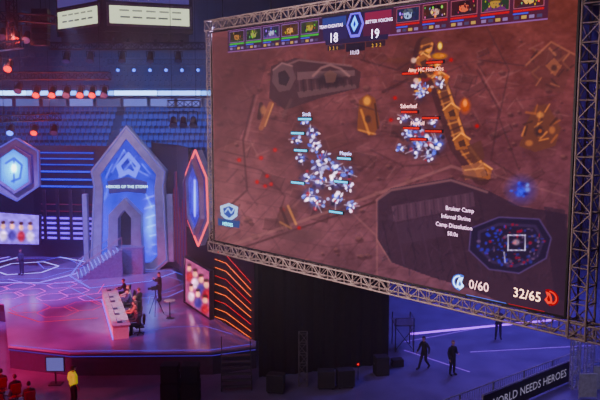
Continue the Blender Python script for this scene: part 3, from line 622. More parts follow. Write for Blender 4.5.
# ---- person builder
SK=mat('skin',(.62,.38,.28),.55,0,.08); EYE=mat('eye_dark',(.03,.02,.02),.2); LIP=mat('lips',(.45,.16,.14),.5)
def person(label,loc,rz,pose,topc,botc,hair=(.05,.03,.02),h=1.76,group=None,skin=None,sleeve=True,cat='person',wide=1.0,topem=None):
    skin=skin or SK; k=h/1.76
    sit=pose.startswith('sit'); pz=.56 if sit else .95
    J={}; R={}
    def a(n,x,y,z,r): J[n]=Vector((x,y,z)); R[n]=r
    dz=pz-.95; ln=.10 if pose=='sit_desk' else (.03 if pose=='walk' else 0)
    a('pel',0,0,.95+dz,(.15,.115)); a('bel',0,ln*.2,1.10+dz,(.135,.105)); a('che',0,ln*.6,1.27+dz,(.155,.115)); a('upc',0,ln*.9,1.40+dz,(.12,.09)); a('neb',0,ln,1.47+dz,(.06,.06)); a('heb',0,ln+.02,1.56+dz,(.052,.055))
    arms={'stand':[(.25,-.02,1.13,.24,.06,.88)]*2,'walk':[(.24,-.14,1.15,.23,-.12,.90),(.24,.08,1.14,.22,.26,.96)],
     'phone':[(.24,.02,1.13,.12,.26,1.16),(.25,-.02,1.13,.24,.05,.88)],'fold':[(.24,.04,1.14,.05,.24,1.16),(.24,.04,1.12,.06,.22,1.10)],
     'camera':[(.26,.16,1.22,.13,.34,1.42),(.26,.12,1.18,.14,.36,1.34)],
     'sit_desk':[(.25,.16,1.19,.17,.42,1.18),(.25,.18,1.19,.20,.40,1.18)],'sit_lap':[(.24,.06,1.14,.13,.26,1.06)]*2}[pose if pose in('stand','walk','phone','fold','camera','sit_desk') else 'sit_lap']
    if sit: arms=[(e[0],e[1],e[2]+dz,e[3],e[4],max(e[5]+dz,.80 if pose=='sit_desk' else .68)) for e in arms]
    for i,sd in enumerate((-1,1)):
        s='L' if sd<0 else 'R'
        a('sh'+s,sd*.185,ln,1.41+dz,(.062,.06)); e=arms[i]
        a('el'+s,sd*e[0],e[1]+ln,e[2],(.046,.046)); a('wr'+s,sd*e[3],e[4]+ln,e[5],(.030,.026))
        f=(J['wr'+s]-J['el'+s]).normalized(); q=J['wr'+s]+f*.085; a('pa'+s,q.x,q.y,q.z,(.040,.020))
        a('hi'+s,sd*.095,0,.90+dz,(.09,.095))
        if sit: kn=(sd*.13,.43,.53);an=(sd*.14,.42,.09);to=(sd*.15,.60,.045)
        elif pose=='walk':
            kn=(sd*.09,.16,.50) if sd>0 else (sd*.09,-.02,.49); an=(sd*.09,.30,.09) if sd>0 else (sd*.09,-.30,.14); to=(sd*.10,.47,.06) if sd>0 else (sd*.10,-.15,.045)
        else: kn=(sd*.11,.02,.49);an=(sd*.13,-.01,.09);to=(sd*.16,.17,.045)
        a('kn'+s,*kn,(.062,.062)); a('an'+s,*an,(.045,.045)); a('to'+s,*to,(.045,.035))
    names=list(J); E=[('pel','bel','T'),('bel','che','T'),('che','upc','T'),('upc','neb','T'),('neb','heb','S')]
    for s in'LR': E+=[('upc','sh'+s,'T'),('sh'+s,'el'+s,'T'),('el'+s,'wr'+s,'T' if sleeve else 'S'),('wr'+s,'pa'+s,'S'),('pel','hi'+s,'B'),('hi'+s,'kn'+s,'B'),('kn'+s,'an'+s,'B'),('an'+s,'to'+s,'H')]
    me=bpy.data.meshes.new('b'); me.from_pydata([J[n] for n in names],[(names.index(x),names.index(y)) for x,y,_ in E],[])
    ob=bpy.data.objects.new('b',me); col.objects.link(ob); ob.modifiers.new('s','SKIN')
    for i,n in enumerate(names):
        d=me.skin_vertices[0].data[i]; d.radius=R[n]; d.use_root=(i==0)
    ss=ob.modifiers.new('u','SUBSURF'); ss.levels=1; ss.render_levels=1
    dg=bpy.context.evaluated_depsgraph_get(); dg.update(); ev=bpy.data.meshes.new_from_object(ob.evaluated_get(dg))
    bpy.data.objects.remove(ob)
    segs=[(J[x],J[y],(sum(R[x])/2+sum(R[y])/2)/2,t) for x,y,t in E]
    def cls(p):
        b=1e9;bt='T'
        for A,B,r,t in segs:
            d=B-A; u=max(0,min(1,(p-A).dot(d)/d.length_squared)); q=(p-A-d*u).length/r
            if q<b:b=q;bt=t
        return bt
    vs=[v.co.copy() for v in ev.vertices]; ns=[v.normal.copy() for v in ev.vertices]
    root=thing('person',label,cat,loc,rz,group); root.scale=(k*wide,k*wide,k)
    bd=MB(); bd.add(vs,[tuple(p.vertices) for p in ev.polygons])
    hc=Vector((0,ln+.035,1.665+dz))
    kb=len(bd.v); bd.sphere(hc,(.076,.096,.118),16,12)
    for i in range(kb,len(bd.v)):
        v=bd.v[i]; r=v-hc
        if r.z<0: v.x=hc.x+r.x*(1+r.z*2.6); v.y+=(-r.z)*.12 if r.y>0 else r.z*-.22
    bd.add([hc+Vector(q) for q in((-.012,.088,.02),(.012,.088,.02),(0,.092,.03),(-.019,.088,-.028),(.019,.088,-.028),(0,.122,-.022))],[(0,3,5,2),(1,2,5,4),(3,4,5)])
    for sd in(-1,1): bd.sphere(hc+Vector((sd*.078,-.005,0)),(.012,.024,.032),8,5)
    for s,sd in(('L',-1),('R',1)):
        f=(J['pa'+s]-J['wr'+s]).normalized(); side=f.cross(Vector((sd,0,.2))).normalized() if abs(f.z)>.6 else Vector((1,0,0)); inw=(f.cross(side)).normalized()
        if inw.dot(Vector((-sd,0,-.6)))<0: inw=-inw
        for i,L in enumerate((.066,.078,.074,.056)):
            b=J['pa'+s]+side*(i-1.5)*.019+f*.012; m=b+f*L*.55+inw*.006; e=m+f*L*.35+inw*.024
            bd.tube(b,m,.0095,6,.0085).tube(m,e,.0085,6,.0065)
        b=J['wr'+s]+f*.035-side*.028; m=b-side*.03+f*.028+inw*.012; bd.tube(b,m,.012,6,.010).tube(m,m+f*.03+inw*.008,.010,6,.007)
    bd.build('body',skin,root,world=False,smooth=True,fix=False)
    ey=MB()
    for sd in(-1,1): ey.sphere(hc+Vector((sd*.030,.083,.012)),(.012,.008,.008),8,5)
    ey.build('eyes',EYE,root,world=False); MB().sphere(hc+Vector((0,.083,-.058)),(.024,.01,.007),8,5).build('mouth',LIP,root,world=False)
    for t,nm,c,off in(('T','vest' if topem else ('jacket' if sleeve else 'shirt'),topc,.016 if not topem else .03),('B','trousers',botc,.011),('H','shoes',(.02,.02,.02),.012)):
        fs=[tuple(p.vertices) for p in ev.polygons if cls(p.center)==t]; used=sorted({i for f in fs for i in f}); mp={u:i for i,u in enumerate(used)}
        cm=MB(); cm.add([vs[u]+ns[u]*off for u in used],[tuple(mp[i] for i in f) for f in fs])
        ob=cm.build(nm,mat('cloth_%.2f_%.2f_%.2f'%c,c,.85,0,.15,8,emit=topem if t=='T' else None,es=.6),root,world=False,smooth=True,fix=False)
        sm=ob.modifiers.new('thick','SOLIDIFY'); sm.thickness=.008; sm.offset=-1
    hm=MB(); hm.sphere(hc+Vector((0,-.008,.012)),(.085,.104,.122),16,12)
    keep=[]
    for f in hm.f:
        c=sum((hm.v[i] for i in f),Vector())/4-hc
        if c.z>.055 or (c.y<-.01 and c.z>-.06): keep.append(f)
    hm.f=keep; hm.c=hm.c[:len(keep)]
    hm.build('hair',mat('hair_%.2f'%hair[0],hair,.7),root,world=False,smooth=True)
    bpy.data.meshes.remove(ev)
    return root
def office_chair(label,loc,rz,group,c=(.02,.02,.025),h=.45,name='office_chair'):
    t=thing(name,label,'chair',loc,rz,group); m=mat('chair_%.2f'%c[0],c,.7)
    MB().box((0,0,h-.04),(.48,.46,.07)).build('seat',m,t,world=False,bevel=.02)
    MB().ob((-.22,-.27,h+.1),(.44,0,0),(0,.06,0),(0,-.06,.5)).build('backrest',m,t,world=False,bevel=.02)
    MB().tube((0,0,.08),(0,0,h-.07),.03,8).build('column',darkm,t,world=False)
    mb=MB()
    for i in range(5):
        a=i*2*PI/5; e=(.27*math.cos(a),.27*math.sin(a),.06); mb.tube((0,0,.1),e,.022,6); mb.sphere((e[0],e[1],.03),.03,8,5)
    mb.build('star_base',darkm,t,world=False); MB().tube((0,-.2,h-.05),(0,-.27,h+.15),.02,6).build('back_bracket',darkm,t,world=False); return t
rzd=math.atan2(dn.y,dn.x)+PI/2
tops=[(.03,.03,.04),(.42,.42,.5),(.04,.06,.2),(.05,.03,.04),(.45,.08,.08),(.08,.08,.10)]
desc=['black jacket','pale grey jacket','navy jacket','black jacket','red jacket','charcoal jacket']
hairs=[(.10,.05,.03),(.22,.14,.07),(.04,.03,.02),(.30,.2,.1),(.06,.04,.03),(.12,.07,.04)]
where=['at the far end of the desk','second from the far end of the desk','third from the far end of the desk','third from the near end of the desk','second from the near end of the desk','at the near end of the desk']
for i in range(6):
    f_=(i+.5)/6+[-.02,.02,-.015,.02,-.01,.015][i]; rz_i=rzd+[-.3,.2,0,.35,-.2,.1][i]
    c=dA+dd*(dL*f_)+dn*(1.42+[0,.12,0,.1,.05,0][i]); loc=Vector((c.x,c.y,SZ))
    lp=dA+dd*(dL*f_)+dn*.40; lp.z=SZ+.762
    person('seated person in a %s, %s'%(desc[i],where[i]),loc,rz_i,'sit_desk' if i!=3 else 'sit_lap',tops[i],(.03,.03,.05),hairs[i],1.8,'presenters seated at the long desk')
    office_chair('black office chair %s'%where[i].replace('of the desk','of the long desk'),loc,rz_i,'office chairs at the long desk')
    t=thing('laptop','open laptop %s'%where[i].replace('of the desk','of the white desk'),'laptop',lp,rzd,'laptops on the long desk')
    MB().box((0,0,.012),(.36,.25,.02)).build('keyboard_base',darkm,t,world=False)
    MB().ob((-.18,.12,.02),(.36,0,0),(0,.02,0),(0,.06,.23)).build('lid',darkm,t,world=False)
    MB().ob((-.165,.118,.035),(.33,0,0),(0,.003,0),(0,.053,.2)).build('display',glow('laptop_screen',170,190,230),t,world=False)
q=G(140,318,SZ); person('person in black standing behind the seated group near the desk end',(q.x,q.y,SZ),1.2,'fold',(.02,.02,.03),(.02,.02,.03),(.1,.06,.03),1.78)
cl=G(156,315,SZ)
def tripod(name,label,loc,rz,hh=1.45):
    t=thing(name,label,'camera',loc,rz)
    for i in range(3):
        a=i*2*PI/3+.5; MB().tube((0,0,hh*.8),(.5*math.cos(a),.5*math.sin(a),.02),.022,6).build('leg',darkm,t,world=False)
    MB().tube((0,0,hh*.75),(0,0,hh+.02),.035,8).build('column',darkm,t,world=False)
    b=MB().box((0,0,hh+.14),(.18,.5,.24)).build('camera_body',black,t,world=False,bevel=.02)
    MB().tube((0,.25,hh+.14),(0,.45,hh+.14),.07,10,.09).build('lens',darkm,b,world=False); MB().box((-.12,-.1,hh+.3),(.16,.14,.1)).build('viewfinder',darkm,t,world=False); return t
tripod('tripod_camera','black broadcast camera on a tripod standing on the stage near the desk',(cl.x,cl.y,SZ),2.2,1.5)
c2=G(160,301,SZ)
person('camera operator in black standing behind the tripod camera on the stage',(c2.x,c2.y,SZ),2.2,'camera',(.02,.02,.03),(.02,.02,.03),h=1.85)
c3=G(170,318,SZ); t=thing('bar_table','small round dark standing table on the stage near the right wing','table',(c3.x,c3.y,SZ))
MB().tube((0,0,1.02),(0,0,1.06),.33,20).build('tabletop',grey,t,world=False); MB().tube((0,0,.03),(0,0,1.02),.035,8).build('post',darkm,t,world=False); MB().tube((0,0,0),(0,0,.03),.26,16,.2).build('foot',darkm,t,world=False)
q=G(22,275,SZ); person('person in dark blue standing alone at the left of the stage',(q.x,q.y,SZ),2.6,'fold',(.03,.04,.12),(.02,.03,.09),h=1.95)
q=G(424,369,0); person('person in black walking on the purple floor, left of the pair',(q.x,q.y,0),2.2,'walk',(.012,.012,.016),(.012,.012,.02),h=1.72)
q=G(452,375,0); person('person in black jacket with one forearm raised, right of the walking pair',(q.x,q.y,0),-2.6,'phone',(.014,.014,.02),(.012,.012,.016),(.2,.13,.08),h=1.78)
q=G(498,339,0); person('person in dark clothes standing far back beneath the screen',(q.x,q.y,0),3.0,'fold',(.05,.03,.04),(.02,.02,.05),h=1.85)
q=G(74,406,0); person('steward in a yellow vest standing in front of the stage',(q.x,q.y,0),-.8,'stand',(.80,.80,.08),(.02,.02,.04),h=1.85,wide=1.18,topem=iv(176,170,50),sleeve=False)  # vest cloth glows a little itself, to stay yellow under the red spots
aud=['nearest the stage at left','second from the stage','at the right end of the group','at the lower left edge','in the lower row centre']
for k,(x,y) in enumerate(((2,398),(16,404),(30,412),(-2,416),(12,424))):
    q=G(x,y,0)
    person('audience member %s seated on a red chair'%aud[k],(q.x,q.y,0),.5,'sit_lap',[(.25,.03,.04),(.05,.03,.05),(.12,.05,.05)][k%3],(.03,.03,.05),hairs[k],1.76,'audience at the lower left')
    office_chair('red chair under the audience member %s'%aud[k],(q.x,q.y,0),.5,'red audience chairs',(.5,.03,.04),name='audience_chair')
# =====================================================  STAGE FRONT EQUIPMENT
def speaker(label,loc,rz,sz,group):
    t=thing('loudspeaker',label,'speaker',loc,rz,group); w,d,h=sz
    MB().box((0,0,h/2),(w,d,h)).build('cabinet',mat('speaker_black',(.012,.011,.016),.8,spec=.2),t,world=False,bevel=.03)
    MB().box((0,-d/2-.01,h/2),(w*.88,.02,h*.88)).build('grille',mat('grille',(.025,.022,.032),.6,.3,.5,60),t,world=False)
    for s in(-1,1): MB().box((s*(w/2+.01),0,h*.6),(.02,.2,.08)).build('handle',darkm,t,world=False)
    return t
for i,(x,lb) in enumerate(((171,'left'),(191,'right'))):
    q=G(x,402,0)
    speaker('black bass speaker on the floor before the stage, %s stack'%lb,(q.x,q.y,0),0,(.82,.8,1.0),'speaker stacks before the stage')
    speaker('black speaker on top of the %s stack before the stage'%lb,(q.x,q.y,1.0),0,(.78,.7,.8),'speaker stacks before the stage')
q=G(56,384,0); t=thing('confidence_monitor','small pale monitor on a low stand against the stage front','monitor',(q.x,q.y,0))
MB().box((0,0,1.0),(.92,.07,.75)).build('bezel',black,t,world=False,bevel=.01); MB().box((0,-.04,1.0),(.82,.01,.65)).build('display',glow('monitor_pale',120,124,180),t,world=False); MB().tube((0,0,0),(0,0,.65),.04,8).build('post',darkm,t,world=False); MB().box((0,0,.02),(.6,.5,.04)).build('foot',darkm,t,world=False)
def stairs(name,label,top,dirv,n,rise,tread,wid,m,rail=True):
    dirv=Vector(dirv).normalized(); w=Vector((-dirv.y,dirv.x,0)); t=thing(name,label,'stairs',(top.x,top.y,0))
    for i in range(n):
        z=rise*(n-i); o=Vector((top.x,top.y,0))+dirv*tread*i-w*wid/2
        MB().ob(o+Z*(z-.05),dirv*tread,w*wid,(0,0,.05)).build('step',m,t)
    for s in(-1,1):
        a=Vector((top.x,top.y,rise*n))+w*s*wid/2; b=Vector((top.x,top.y,0))+dirv*tread*n+w*s*wid/2
        MB().prism([a-Z*.2,b,b+Z*.16,a+Z*.02],w*.04*s).build('stringer',darkm,t)
        if rail:
            mb=MB().tube(a+Z*.9,b+Z*.95,.022,6)
            for k in(0,.5,1): p_=a.lerp(b,k); mb.tube(p_,p_+Z*.92,.02,6)
            mb.build('handrail',darkm,t)
    return t
tp=G(236,354,1.2); stairs('access_steps','black access steps from the stage down to the floor beside the speakers',tp,(.1,-1,0),6,.2,.3,1.4,mat('step_black',(.05,.04,.06),.6))
def curtain(label,a,b,z1,group='black drapes under the screen'):
    a=Vector(a);b=Vector(b);L=(b-a).length;d=(b-a)/L;n=Vector((-d.y,d.x,0)); k=int(L*5); vs=[];fs=[]
    for i in range(k+1):
        o=a+d*(L*i/k)+n*.09*math.sin(i*1.9)+n*.03*math.sin(i*.7)
        vs+=[Vector((o.x,o.y,.02)),Vector((o.x,o.y,z1))]
    for i in range(k): fs.append((2*i,2*i+2,2*i+3,2*i+1))
    mb=MB(); mb.add(vs,fs); o=mb.build('stage_curtain',cloth,None,fix=False); return tag(o,label,'curtain',group)
c0=G(259,378,0);c1=G(388,364,0)
curtain('black drape hanging between the stage wing and the purple floor',(c0.x,c0.y,0),(c1.x,c1.y,0),9.5)
curtain('black drape running back from the edge of the purple floor',(c1.x+.05,c1.y+.3,0),(4.2,58,0),9.5)
curtain('black drape far back behind the purple floor',(4.6,64,0),(40,64,0),12)
curtain('black drape behind the wing of the stage',(-6.6,47.5,0),(-1.6,38.9,0),8.5)
q=G(303,385,0); truss('lighting_tower','slim upright truss tower in front of the black drape',(q.x,q.y,.0),(q.x,q.y,2.6),.4,(1,0,0),mat('tower_metal',(.14,.12,.15),.4,.4),None,.45,.03)
for i,(x,y) in enumerate(((276,392),(326,388),(345,387))):
    q=G(x,y,0); t=thing('flight_case','black wheeled flight case in front of the drape, %s'%['left of the tower','right of the tower','beside the small red light'][i],'case',(q.x,q.y,0),.2*(i-1),'flight cases by the drape')
    MB().box((0,0,.5),(.8,.55,.8)).build('shell',mat('case_black',(.012,.011,.016),.6),t,world=False,bevel=.02)
    MB().frame([(-.41,-.285,.1),(.41,-.285,.1),(.41,-.285,.9),(-.41,-.285,.9)],[(-.385,-.285,.125),(.385,-.285,.125),(.385,-.285,.875),(-.385,-.285,.875)],(0,.01,0)).build('edging',mat('case_edge',(.08,.07,.09),.4,.5),t,world=False)
    for cx in(-.32,.32):
        for cy in(-.2,.2): MB().sphere((cx,cy,.05),.05,8,6).build('castor',darkm,t,world=False)
q=G(358,380,0); t=thing('signal_light','small red signal light on a stand before the drape','light',(q.x,q.y,0)); MB().tube((0,0,0),(0,0,.75),.02,6).build('stand',darkm,t,world=False); MB().sphere((0,0,.8),.06).build('lamp',glow('red_dot',240,50,60),t,world=False)
for i,(x,y,sz,lb) in enumerate(((381,374,(.7,.6,.95),'black loudspeaker on the floor at the edge of the purple area'),(397,366,(.6,.45,.4),'low black monitor speaker right of the larger one at the floor edge'))):
    q=G(x,y,0); speaker(lb,(q.x,q.y,0),.2,sz,'speakers near the purple floor')
# dark scaffold riser beside the drape edge
q=G(399,348,0); t=thing('scaffold_riser','dark open scaffold riser with plank top against the drape edge','scaffold',(q.x+.2,q.y,0))
for cx in(-.5,.5):
    for cy in(-.7,.7): MB().tube((cx,cy,0),(cx,cy,1.9),.03,6).build('upright',darkm,t,world=False)
MB().box((0,0,1.5),(1.1,1.5,.06)).build('plank_deck',mat('plank_dark',(.06,.05,.09),.6),t,world=False)
MB().tube((-.5,-.7,.1),(.5,-.7,1.4),.02,6).tube((.5,-.7,.1),(-.5,-.7,1.4),.02,6).tube((-.5,-.7,1.9),(.5,-.7,1.9),.02,6).tube((.5,-.7,1.9),(.5,.7,1.9),.02,6).tube((.5,-.7,.1),(.5,.7,1.4),.02,6).build('brace',darkm,t,world=False)
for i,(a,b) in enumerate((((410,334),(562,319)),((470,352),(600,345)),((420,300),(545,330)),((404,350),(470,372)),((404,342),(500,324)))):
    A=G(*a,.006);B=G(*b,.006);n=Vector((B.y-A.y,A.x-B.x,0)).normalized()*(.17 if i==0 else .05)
    tag(MB().poly([A-n,B-n,B+n,A+n]).build('floor_light_line',mat('violet_light_line',(.6,.4,.8),.4,emit=iv(196,110,240),es=1.4) if i==0 else mat('pale_light_streak',(.4,.3,.6),.4,emit=iv(116,64,186),es=.8)),'%s on the purple floor, %s'%('bright violet light line' if i==0 else 'thin violet light streak',['running under the far person','nearest the white barrier','slanting away under the screen','left of the walking pair','just in front of the bright one'][i]),'light line','lines on the purple floor')  # lines and streaks of light laid on the floor as glowing strips
# =====================================================  BARRIERS + BANNER lower right
rail=mat('barrier_metal',(.5,.5,.56),.35,.5,.1)
def barrier(A,B,label):
    d=(B-A); t=thing('crowd_barrier',label,'barrier',(A+B)/2,0,'steel crowd barriers')
    MB().path([A+Z*.12,A+Z*1.1,B+Z*1.1,B+Z*.12,A+Z*.12],.03,6).build('frame',rail,t)
    mb=MB(); n=14
    for i in range(1,n): q=A.lerp(B,i/n); mb.tube(q+Z*.12,q+Z*1.1,.012,5)
    mb.build('bars',rail,t); w=Vector((-d.y,d.x,0)).normalized()*.3
    for q in(A.lerp(B,.12),A.lerp(B,.88)): MB().path([q-w+Z*.015,q+Z*.12,q+w+Z*.015],.02,5).build('foot',rail,t)
P0=G(452,397,1.1);P1=G(600,343,1.1);P0.z=0;P1.z=0;dv=(P1-P0);nb=5
P0=P0-dv*.15
for i in range(nb+2):
    a=P0+dv*(i/nb)*.98;b=P0+dv*((i+1)/nb)*.98-dv.normalized()*.05; barrier(a,b,'steel crowd barrier, number %d from the left in the pale railing'%(i+1))
B0=G(484,396,1.1);B1=G(571,361,1.1);B0.z=B1.z=0; bv=(B1-B0); bu=bv.normalized(); bn_=Vector((bu.y,-bu.x,0))
if bn_.y>0: bn_=-bn_
ban=thing('banner','black banner with pale lettering along the barrier at lower right','banner',(B0+B1)/2)
MB().ob(B0+Z*.1,bv,-bn_*.03,(0,0,1.0)).build('banner_sheet',black,ban)
tx=MB(); L=bv.length; text(tx,'WORLD NEEDS HEROES',.54,(B0+B1)/2+bn_*.02+Z*.44,bu*(L/6.6),Z,C(140,136,158))
tx.build('lettering',DISP,ban)
mb=MB()
for k_ in range(5): q=B0.lerp(B1,k_/4); mb.tube(q-bn_*.06,q-bn_*.06+Z*1.12,.03,6)
mb.tube(B0-bn_*.06+Z*1.13,B1-bn_*.06+Z*1.13,.03,6).build('support_frame',rail,ban)
for i,(x,y) in enumerate(((578,392),(592,384))):
    q=G(x,y,0.0); truss('lattice_stand','pale lattice stand %s of the banner at the right edge'%['just right','further right'][i],(q.x,q.y+.5,0),(q.x,q.y+.5,2.6),.34,(1,0,0),rail,'pale lattice stands',.34,.03)
    qa=G(x+2,y+6,0); t=thing('crowd_hoarding','pale solid hoarding %s of the black banner'%['just right','further right'][i],'barrier',(qa.x+.3,qa.y-.1,0),0,'pale solid hoardings')
    MB().box((0,0,.62),(.78,.05,1.1)).build('sheet',mat('pale_panel',(.4,.4,.48),.5),t,world=False,bevel=.01)
    MB().path([(-.4,0,0),(-.4,0,1.2),(.4,0,1.2),(.4,0,0)],.025,6).build('frame',rail,t,world=False)
# =====================================================  JUMBOTRON
zt_=V(0,-60,58).z; cA=V(103,30,56); cR=V(193,30,58.5); cL=V(57,30,60.5); zb_=V(103,31,56).z
dR_=Vector((cR.x-cA.x,cR.y-cA.y,0)); dL_=Vector((cL.x-cA.x,cL.y-cA.y,0))
jt=thing('scoreboard_cube','hanging arena scoreboard cube with pale lit screens','scoreboard',Vector((cA.x,cA.y,zb_))+ (dR_+dL_)/2)
base=Vector((cA.x,cA.y,0))
MB().ob(base+Z*zb_,dR_,dL_,(0,0,zt_-zb_)).build('housing',mat('scoreboard_body',(.05,.05,.07),.6),jt)
def face(dv,x):
    u=dv.normalized(); n=Vector((u.y,-u.x,0))
    if n.dot(CAM-base)<0:n=-n
    Lf=dv.length; z0=V(x,26,58).z; z1=V(x,6,58).z
    MB().frame([base+u*.3+n*.12+Z*(z0-.2),base+u*(Lf-.1)+n*.12+Z*(z0-.2),base+u*(Lf-.1)+n*.12+Z*z1,base+u*.3+n*.12+Z*z1],[base+u*.5+n*.12+Z*z0,base+u*(Lf-.3)+n*.12+Z*z0,base+u*(Lf-.3)+n*.12+Z*(z1-.2),base+u*.5+n*.12+Z*(z1-.2)],-n*.12).build('screen_frame',mat('sb_frame',(.2,.2,.22),.5),jt)
    mb=MB(); a=base+u*.5+n*.05; w=Lf-.8
    mb.poly([a+Z*z0,a+u*w+Z*z0,a+u*w+Z*(z1-.2),a+Z*(z1-.2)],C(204,206,194))
    r=np.random.RandomState(int(x))
    for k in range(5):
        for j in range(2):
            p0_=a+n*.01+u*w*(.12+.16*k+.02*r.rand())+Z*(z0+.45+.5*j); mb.poly([p0_,p0_+u*w*.12,p0_+u*w*.12+Z*.13,p0_+Z*.13],C(150,150,142) if j else C(110,110,112))
    mb.build('display',DISP,jt)
    MB().poly([a+Z*(z1+.15),a+u*w+Z*(z1+.15),a+u*w+Z*(z1+2.2),a+Z*(z1+2.2)]).build('sign_panel',glow('sign_violet',84,84,150),jt,fix=False)
face(dR_,148);face(dL_,80)
MB().ob(base+dR_*.03+dL_*.03+Z*(zb_-.75),dR_*.94,dL_*.94,(0,0,.75)).build('lower_skirt',mat('sb_skirt',(.07,.06,.09),.6),jt)
for k in range(6):
    q=base+dR_*(.12+.15*k)+Z*(zb_-.55); MB().tube(q,q-Vector((0,.3,.35)),.14,8,.18).build('spotlight',darkm,jt)
for a,b in((.1,.1),(.9,.1),(.1,.9),(.9,.9)):
    q=base+dR_*a+dL_*b; MB().tube(q+Z*zt_,q+Z*33.95,.04,6).build('suspension_cable',darkm,jt)
# =====================================================  RIGGING + STAGE LIGHTS
g2='dark lighting trusses above the stage'
def dtruss(a,b,label,up=None): truss('lighting_truss',label,a,b,.5,up or Z,mat('truss_dark',(.03,.026,.04),.5,.3),g2,cr=.045)
dtruss(V(-30,50,47),V(22,44,47),'dark truss with red lamps at the top left above the stage')
dtruss(V(-30,14,48.5),V(56,20,48.5),'topmost dark truss at the upper left corner')
dtruss(V(-30,76,52),V(110,76,52),'long dark truss crossing above the stage under the scoreboard')
dtruss(V(-30,120,56.5),V(60,117,56.5),'low dark truss behind the hexagonal shield')
dtruss(V(168,104,52),V(200,104,52),'short dark truss with lamps left of the screen')
dtruss(V(12,44,48),V(12,0,48)+Z*1.5,'upright dark truss hanging at the upper left corner',Vector((1,0,0)))
dtruss(V(108,62,78),V(212,62,78),'far dark truss carrying small blue lamps above the upper tier')
dtruss(V(50,46,56),V(205,46,56),'dark truss directly below the hanging scoreboard')
for i,(x,y,Y) in enumerate(((-10,14,48.5),(50,18,48.5),(20,76,52),(100,76,52),(172,104,52),(196,104,52),(4,120,56.5),(50,118,56.5),(112,62,78),(208,62,78))):
    a=V(x,y,Y)+Z*.25; tag(MB().tube(a,(a.x,a.y,33.95),.02,5).build('suspension_cable',darkm),'thin roof cable holding the %s end of the %s'%(['left','right'][i%2],['topmost dark truss','long dark truss','short dark truss','low dark truss','far dark truss'][i//2]),'cable','cables above the stage trusses')
def lamp(label,p,aim,c,group='stage lamps on the trusses',s=1,drop=.5):
    t=thing('stage_lamp',label,'lamp',p,0,group)
    MB().path([(-.2*s,0,-.15),(-.2*s,0,-drop),],.03,5).tube((.2*s,0,-.15),(.2*s,0,-drop),.03,5).tube((-.2*s,0,-.15),(.2*s,0,-.15),.03,5).tube((0,0,0),(0,0,-.15),.04,6).build('yoke',darkm,t,world=False)
    d=Vector(aim).normalized(); c0_=Vector((0,0,-drop)); MB().tube(c0_-d*.28*s,c0_+d*.25*s,.13*s,12,.19*s).build('lamp_body',black,t,world=False); MB().tube(c0_+d*.25*s,c0_+d*.27*s,.165*s,14).build('lens',c,t,world=False)
redl=glow('lens_red',250,90,76,2.4); bl=glow('lens_blue',140,180,255,2.0); dkl=mat('lens_off',(.1,.12,.2),.15)
halos=[]
for i,(x,y,Y,c,nm) in enumerate(((8,52,47,redl,'glowing red lamp at the top left corner truss'),(-4,49,47,bl,'glowing blue lamp at the far left of the corner truss'),(18,76,52,dkl,'unlit lamp left on the long truss'),(36,80,52,redl,'red lamp leftmost on the long truss'),(52,80,52,redl,'red lamp second on the long truss'),(66,80,52,dkl,'unlit lamp between the red lamps'),(80,80,52,redl,'red lamp in the middle of the long truss'),(92,80,52,redl,'red lamp fourth on the long truss'),(104,80,52,dkl,'unlit lamp at the right end of the long truss'),(10,119,56.5,bl,'blue-white lamp on the low truss'),(34,119,56.5,redl,'red lamp on the low truss by the shield'),(54,119,56.5,dkl,'unlit lamp on the low truss'),(173,106,52,dkl,'unlit lamp leftmost on the short truss'),(183,106,52,dkl,'unlit lamp in the middle of the short truss'),(193,106,52,dkl,'unlit lamp rightmost on the short truss'),(16,19,48.5,redl,'red lamp on the topmost truss beside the hanging loudspeakers'),(2,16,48.5,dkl,'unlit lamp at the left of the topmost truss'),(26,19,48.5,dkl,'unlit lamp in the middle of the topmost truss'))):
    P_=V(x,y,Y)-Z*.25; lamp(nm,P_,(.1,-.8,-.7),c,s=1.5,drop=.6 if i<12 else .9)
    if c is redl: halos.append((P_+Vector((.1,-1.0,-1.1)),(1,.12,.1)))
    if c is bl: halos.append((P_+Vector((.1,-1.0,-1.1)),(.25,.4,1)))
for i,x in enumerate((118,134,150,166,182,198)):
    P_=V(x,62,78)-Z*.25; lamp('small blue-white lamp %s on the far truss'%['leftmost','second from left','third from left','third from right','second from right','rightmost'][i],P_,(.05,-.9,-.5),bl,'blue lamps on the far truss',s=1.0,drop=.5)
for i,x in enumerate((66,90,122,150,178)):
    P_=V(x,46,56)-Z*.25; lamp('unlit moving lamp %s under the scoreboard truss'%['leftmost','second from left','in the middle','second from right','rightmost'][i],P_,(.05,-.5,-.8),dkl,'unlit lamps under the scoreboard',s=1.5,drop=.6)
t=thing('line_array','dark hanging column of loudspeakers near the top left rigging','speaker',V(42,60,50))
for k in range(6): MB().box((V(42,40,50).x,50-.05*k*k*.3,V(42,12,50).z-k*.42),(1.1,.7,.38)).build('speaker_module',black,t,bevel=.03)
MB().tube((V(42,40,50).x,50,V(42,12,50).z),(V(42,40,50).x,50,33.95),.04,6).build('suspension_cable',darkm,t)
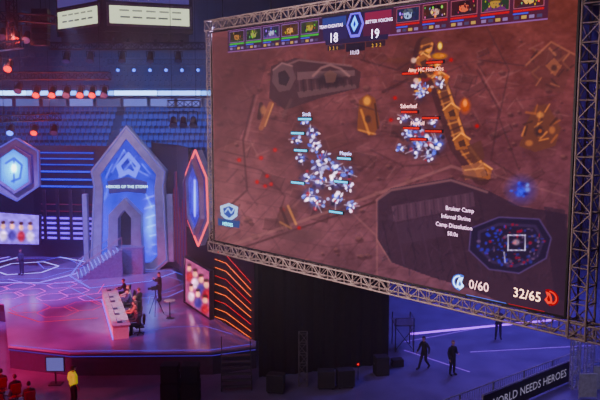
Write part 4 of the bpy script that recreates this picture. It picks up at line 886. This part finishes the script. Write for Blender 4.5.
# =====================================================  LIGHTS
def area(loc,tgt,c,p,size,spread=PI):
    l=bpy.data.lights.new('area_lamp','AREA'); l.color=c; l.energy=p; l.size=size; l.shape='DISK'; l.spread=spread
    o=bpy.data.objects.new('area_light',l); col.objects.link(o); o.location=loc; o.rotation_euler=(Vector(tgt)-Vector(loc)).to_track_quat('-Z','Y').to_euler()
def spot(loc,tgt,c,p,ang,bl_=.6,rad=.3):
    l=bpy.data.lights.new('spot','SPOT'); l.color=c; l.energy=p; l.spot_size=ang; l.spot_blend=bl_; l.shadow_soft_size=rad
    o=bpy.data.objects.new('spot_light',l); col.objects.link(o); o.location=loc; o.rotation_euler=(Vector(tgt)-Vector(loc)).to_track_quat('-Z','Y').to_euler()
for P_,c in halos:
    l=bpy.data.lights.new('lamp_glow','POINT'); l.color=c; l.energy=260; l.shadow_soft_size=.15
    o=bpy.data.objects.new('lamp_glow',l); col.objects.link(o); o.location=P_
area((16,48,20),(14,46,0),(.22,.07,1),3000,6,2.0)
area((10,34,12),(12,38,0),(.30,.08,.9),450,5,1.9)
spot((-8,34,17),(-10.5,41,1),(.85,.85,1),8500,.42)
spot((-4,32,17),(-6,40,1),(.45,.35,1),4500,.75)
spot((-24,42,18),(-20,50,1),(.3,.12,1),36000,1.0)
spot((-14,44,19),(-13,54,6),(.35,.4,1),9000,.8)
spot((-26,26,10),(-16.5,38.5,1),(1,.02,.14),52000,.8)
spot((-24,20,9),(-15,33,0),(1,.03,.08),12000,.9)
for (x,Y0,tx,ty,c,e) in((24,62,14,72,(.12,.25,1),90000),(60,62,76,72,(.15,.25,1),100000),(84,60,66,70,(.2,.2,1),90000),(150,70,140,76,(.12,.25,1),90000),(196,70,188,76,(.25,.15,1),60000),(6,58,30,70,(.35,.12,1),90000)):
    a=V(x,30,Y0); b=V(tx,150,ty); spot((a.x,a.y,a.z+2),(b.x,b.y,3),c,e,.13,.4,.1)
area((-16,66,24),(-18,82,10),(.08,.22,1),3200,10,2.4)
cen=ST(W*.45,H*.5); lp_=cen+N*9
area(tuple(lp_),tuple(cen),(1,.72,.7),1100,9,2.2)  # added lamp facing the screen, only there to brighten its truss frame
spot((20,22,12),(13,33,0),(.7,.65,1),1600,.7)
w=bpy.data.worlds.new('world'); bpy.context.scene.world=w; w.use_nodes=True; nt=w.node_tree
nt.nodes['Background'].inputs[0].default_value=(.35,.28,.6,1); nt.nodes['Background'].inputs[1].default_value=.02
vs_=nt.nodes.new('ShaderNodeVolumeScatter'); vs_.inputs['Density'].default_value=.0042; vs_.inputs['Color'].default_value=(.9,.88,1,1); vs_.inputs['Anisotropy'].default_value=.3
nt.links.new(vs_.outputs[0],nt.nodes['World Output'].inputs['Volume'])
area((0,45,33),(0,45,0),(.3,.22,.9),1100,30)
cd=bpy.data.cameras.new('cam'); cd.sensor_width=36; cd.lens=F/600*36; cd.clip_end=500
co=bpy.data.objects.new('camera',cd); col.objects.link(co); co.location=CAM; co.rotation_euler=(PI/2-PT,0,0); bpy.context.scene.camera=co
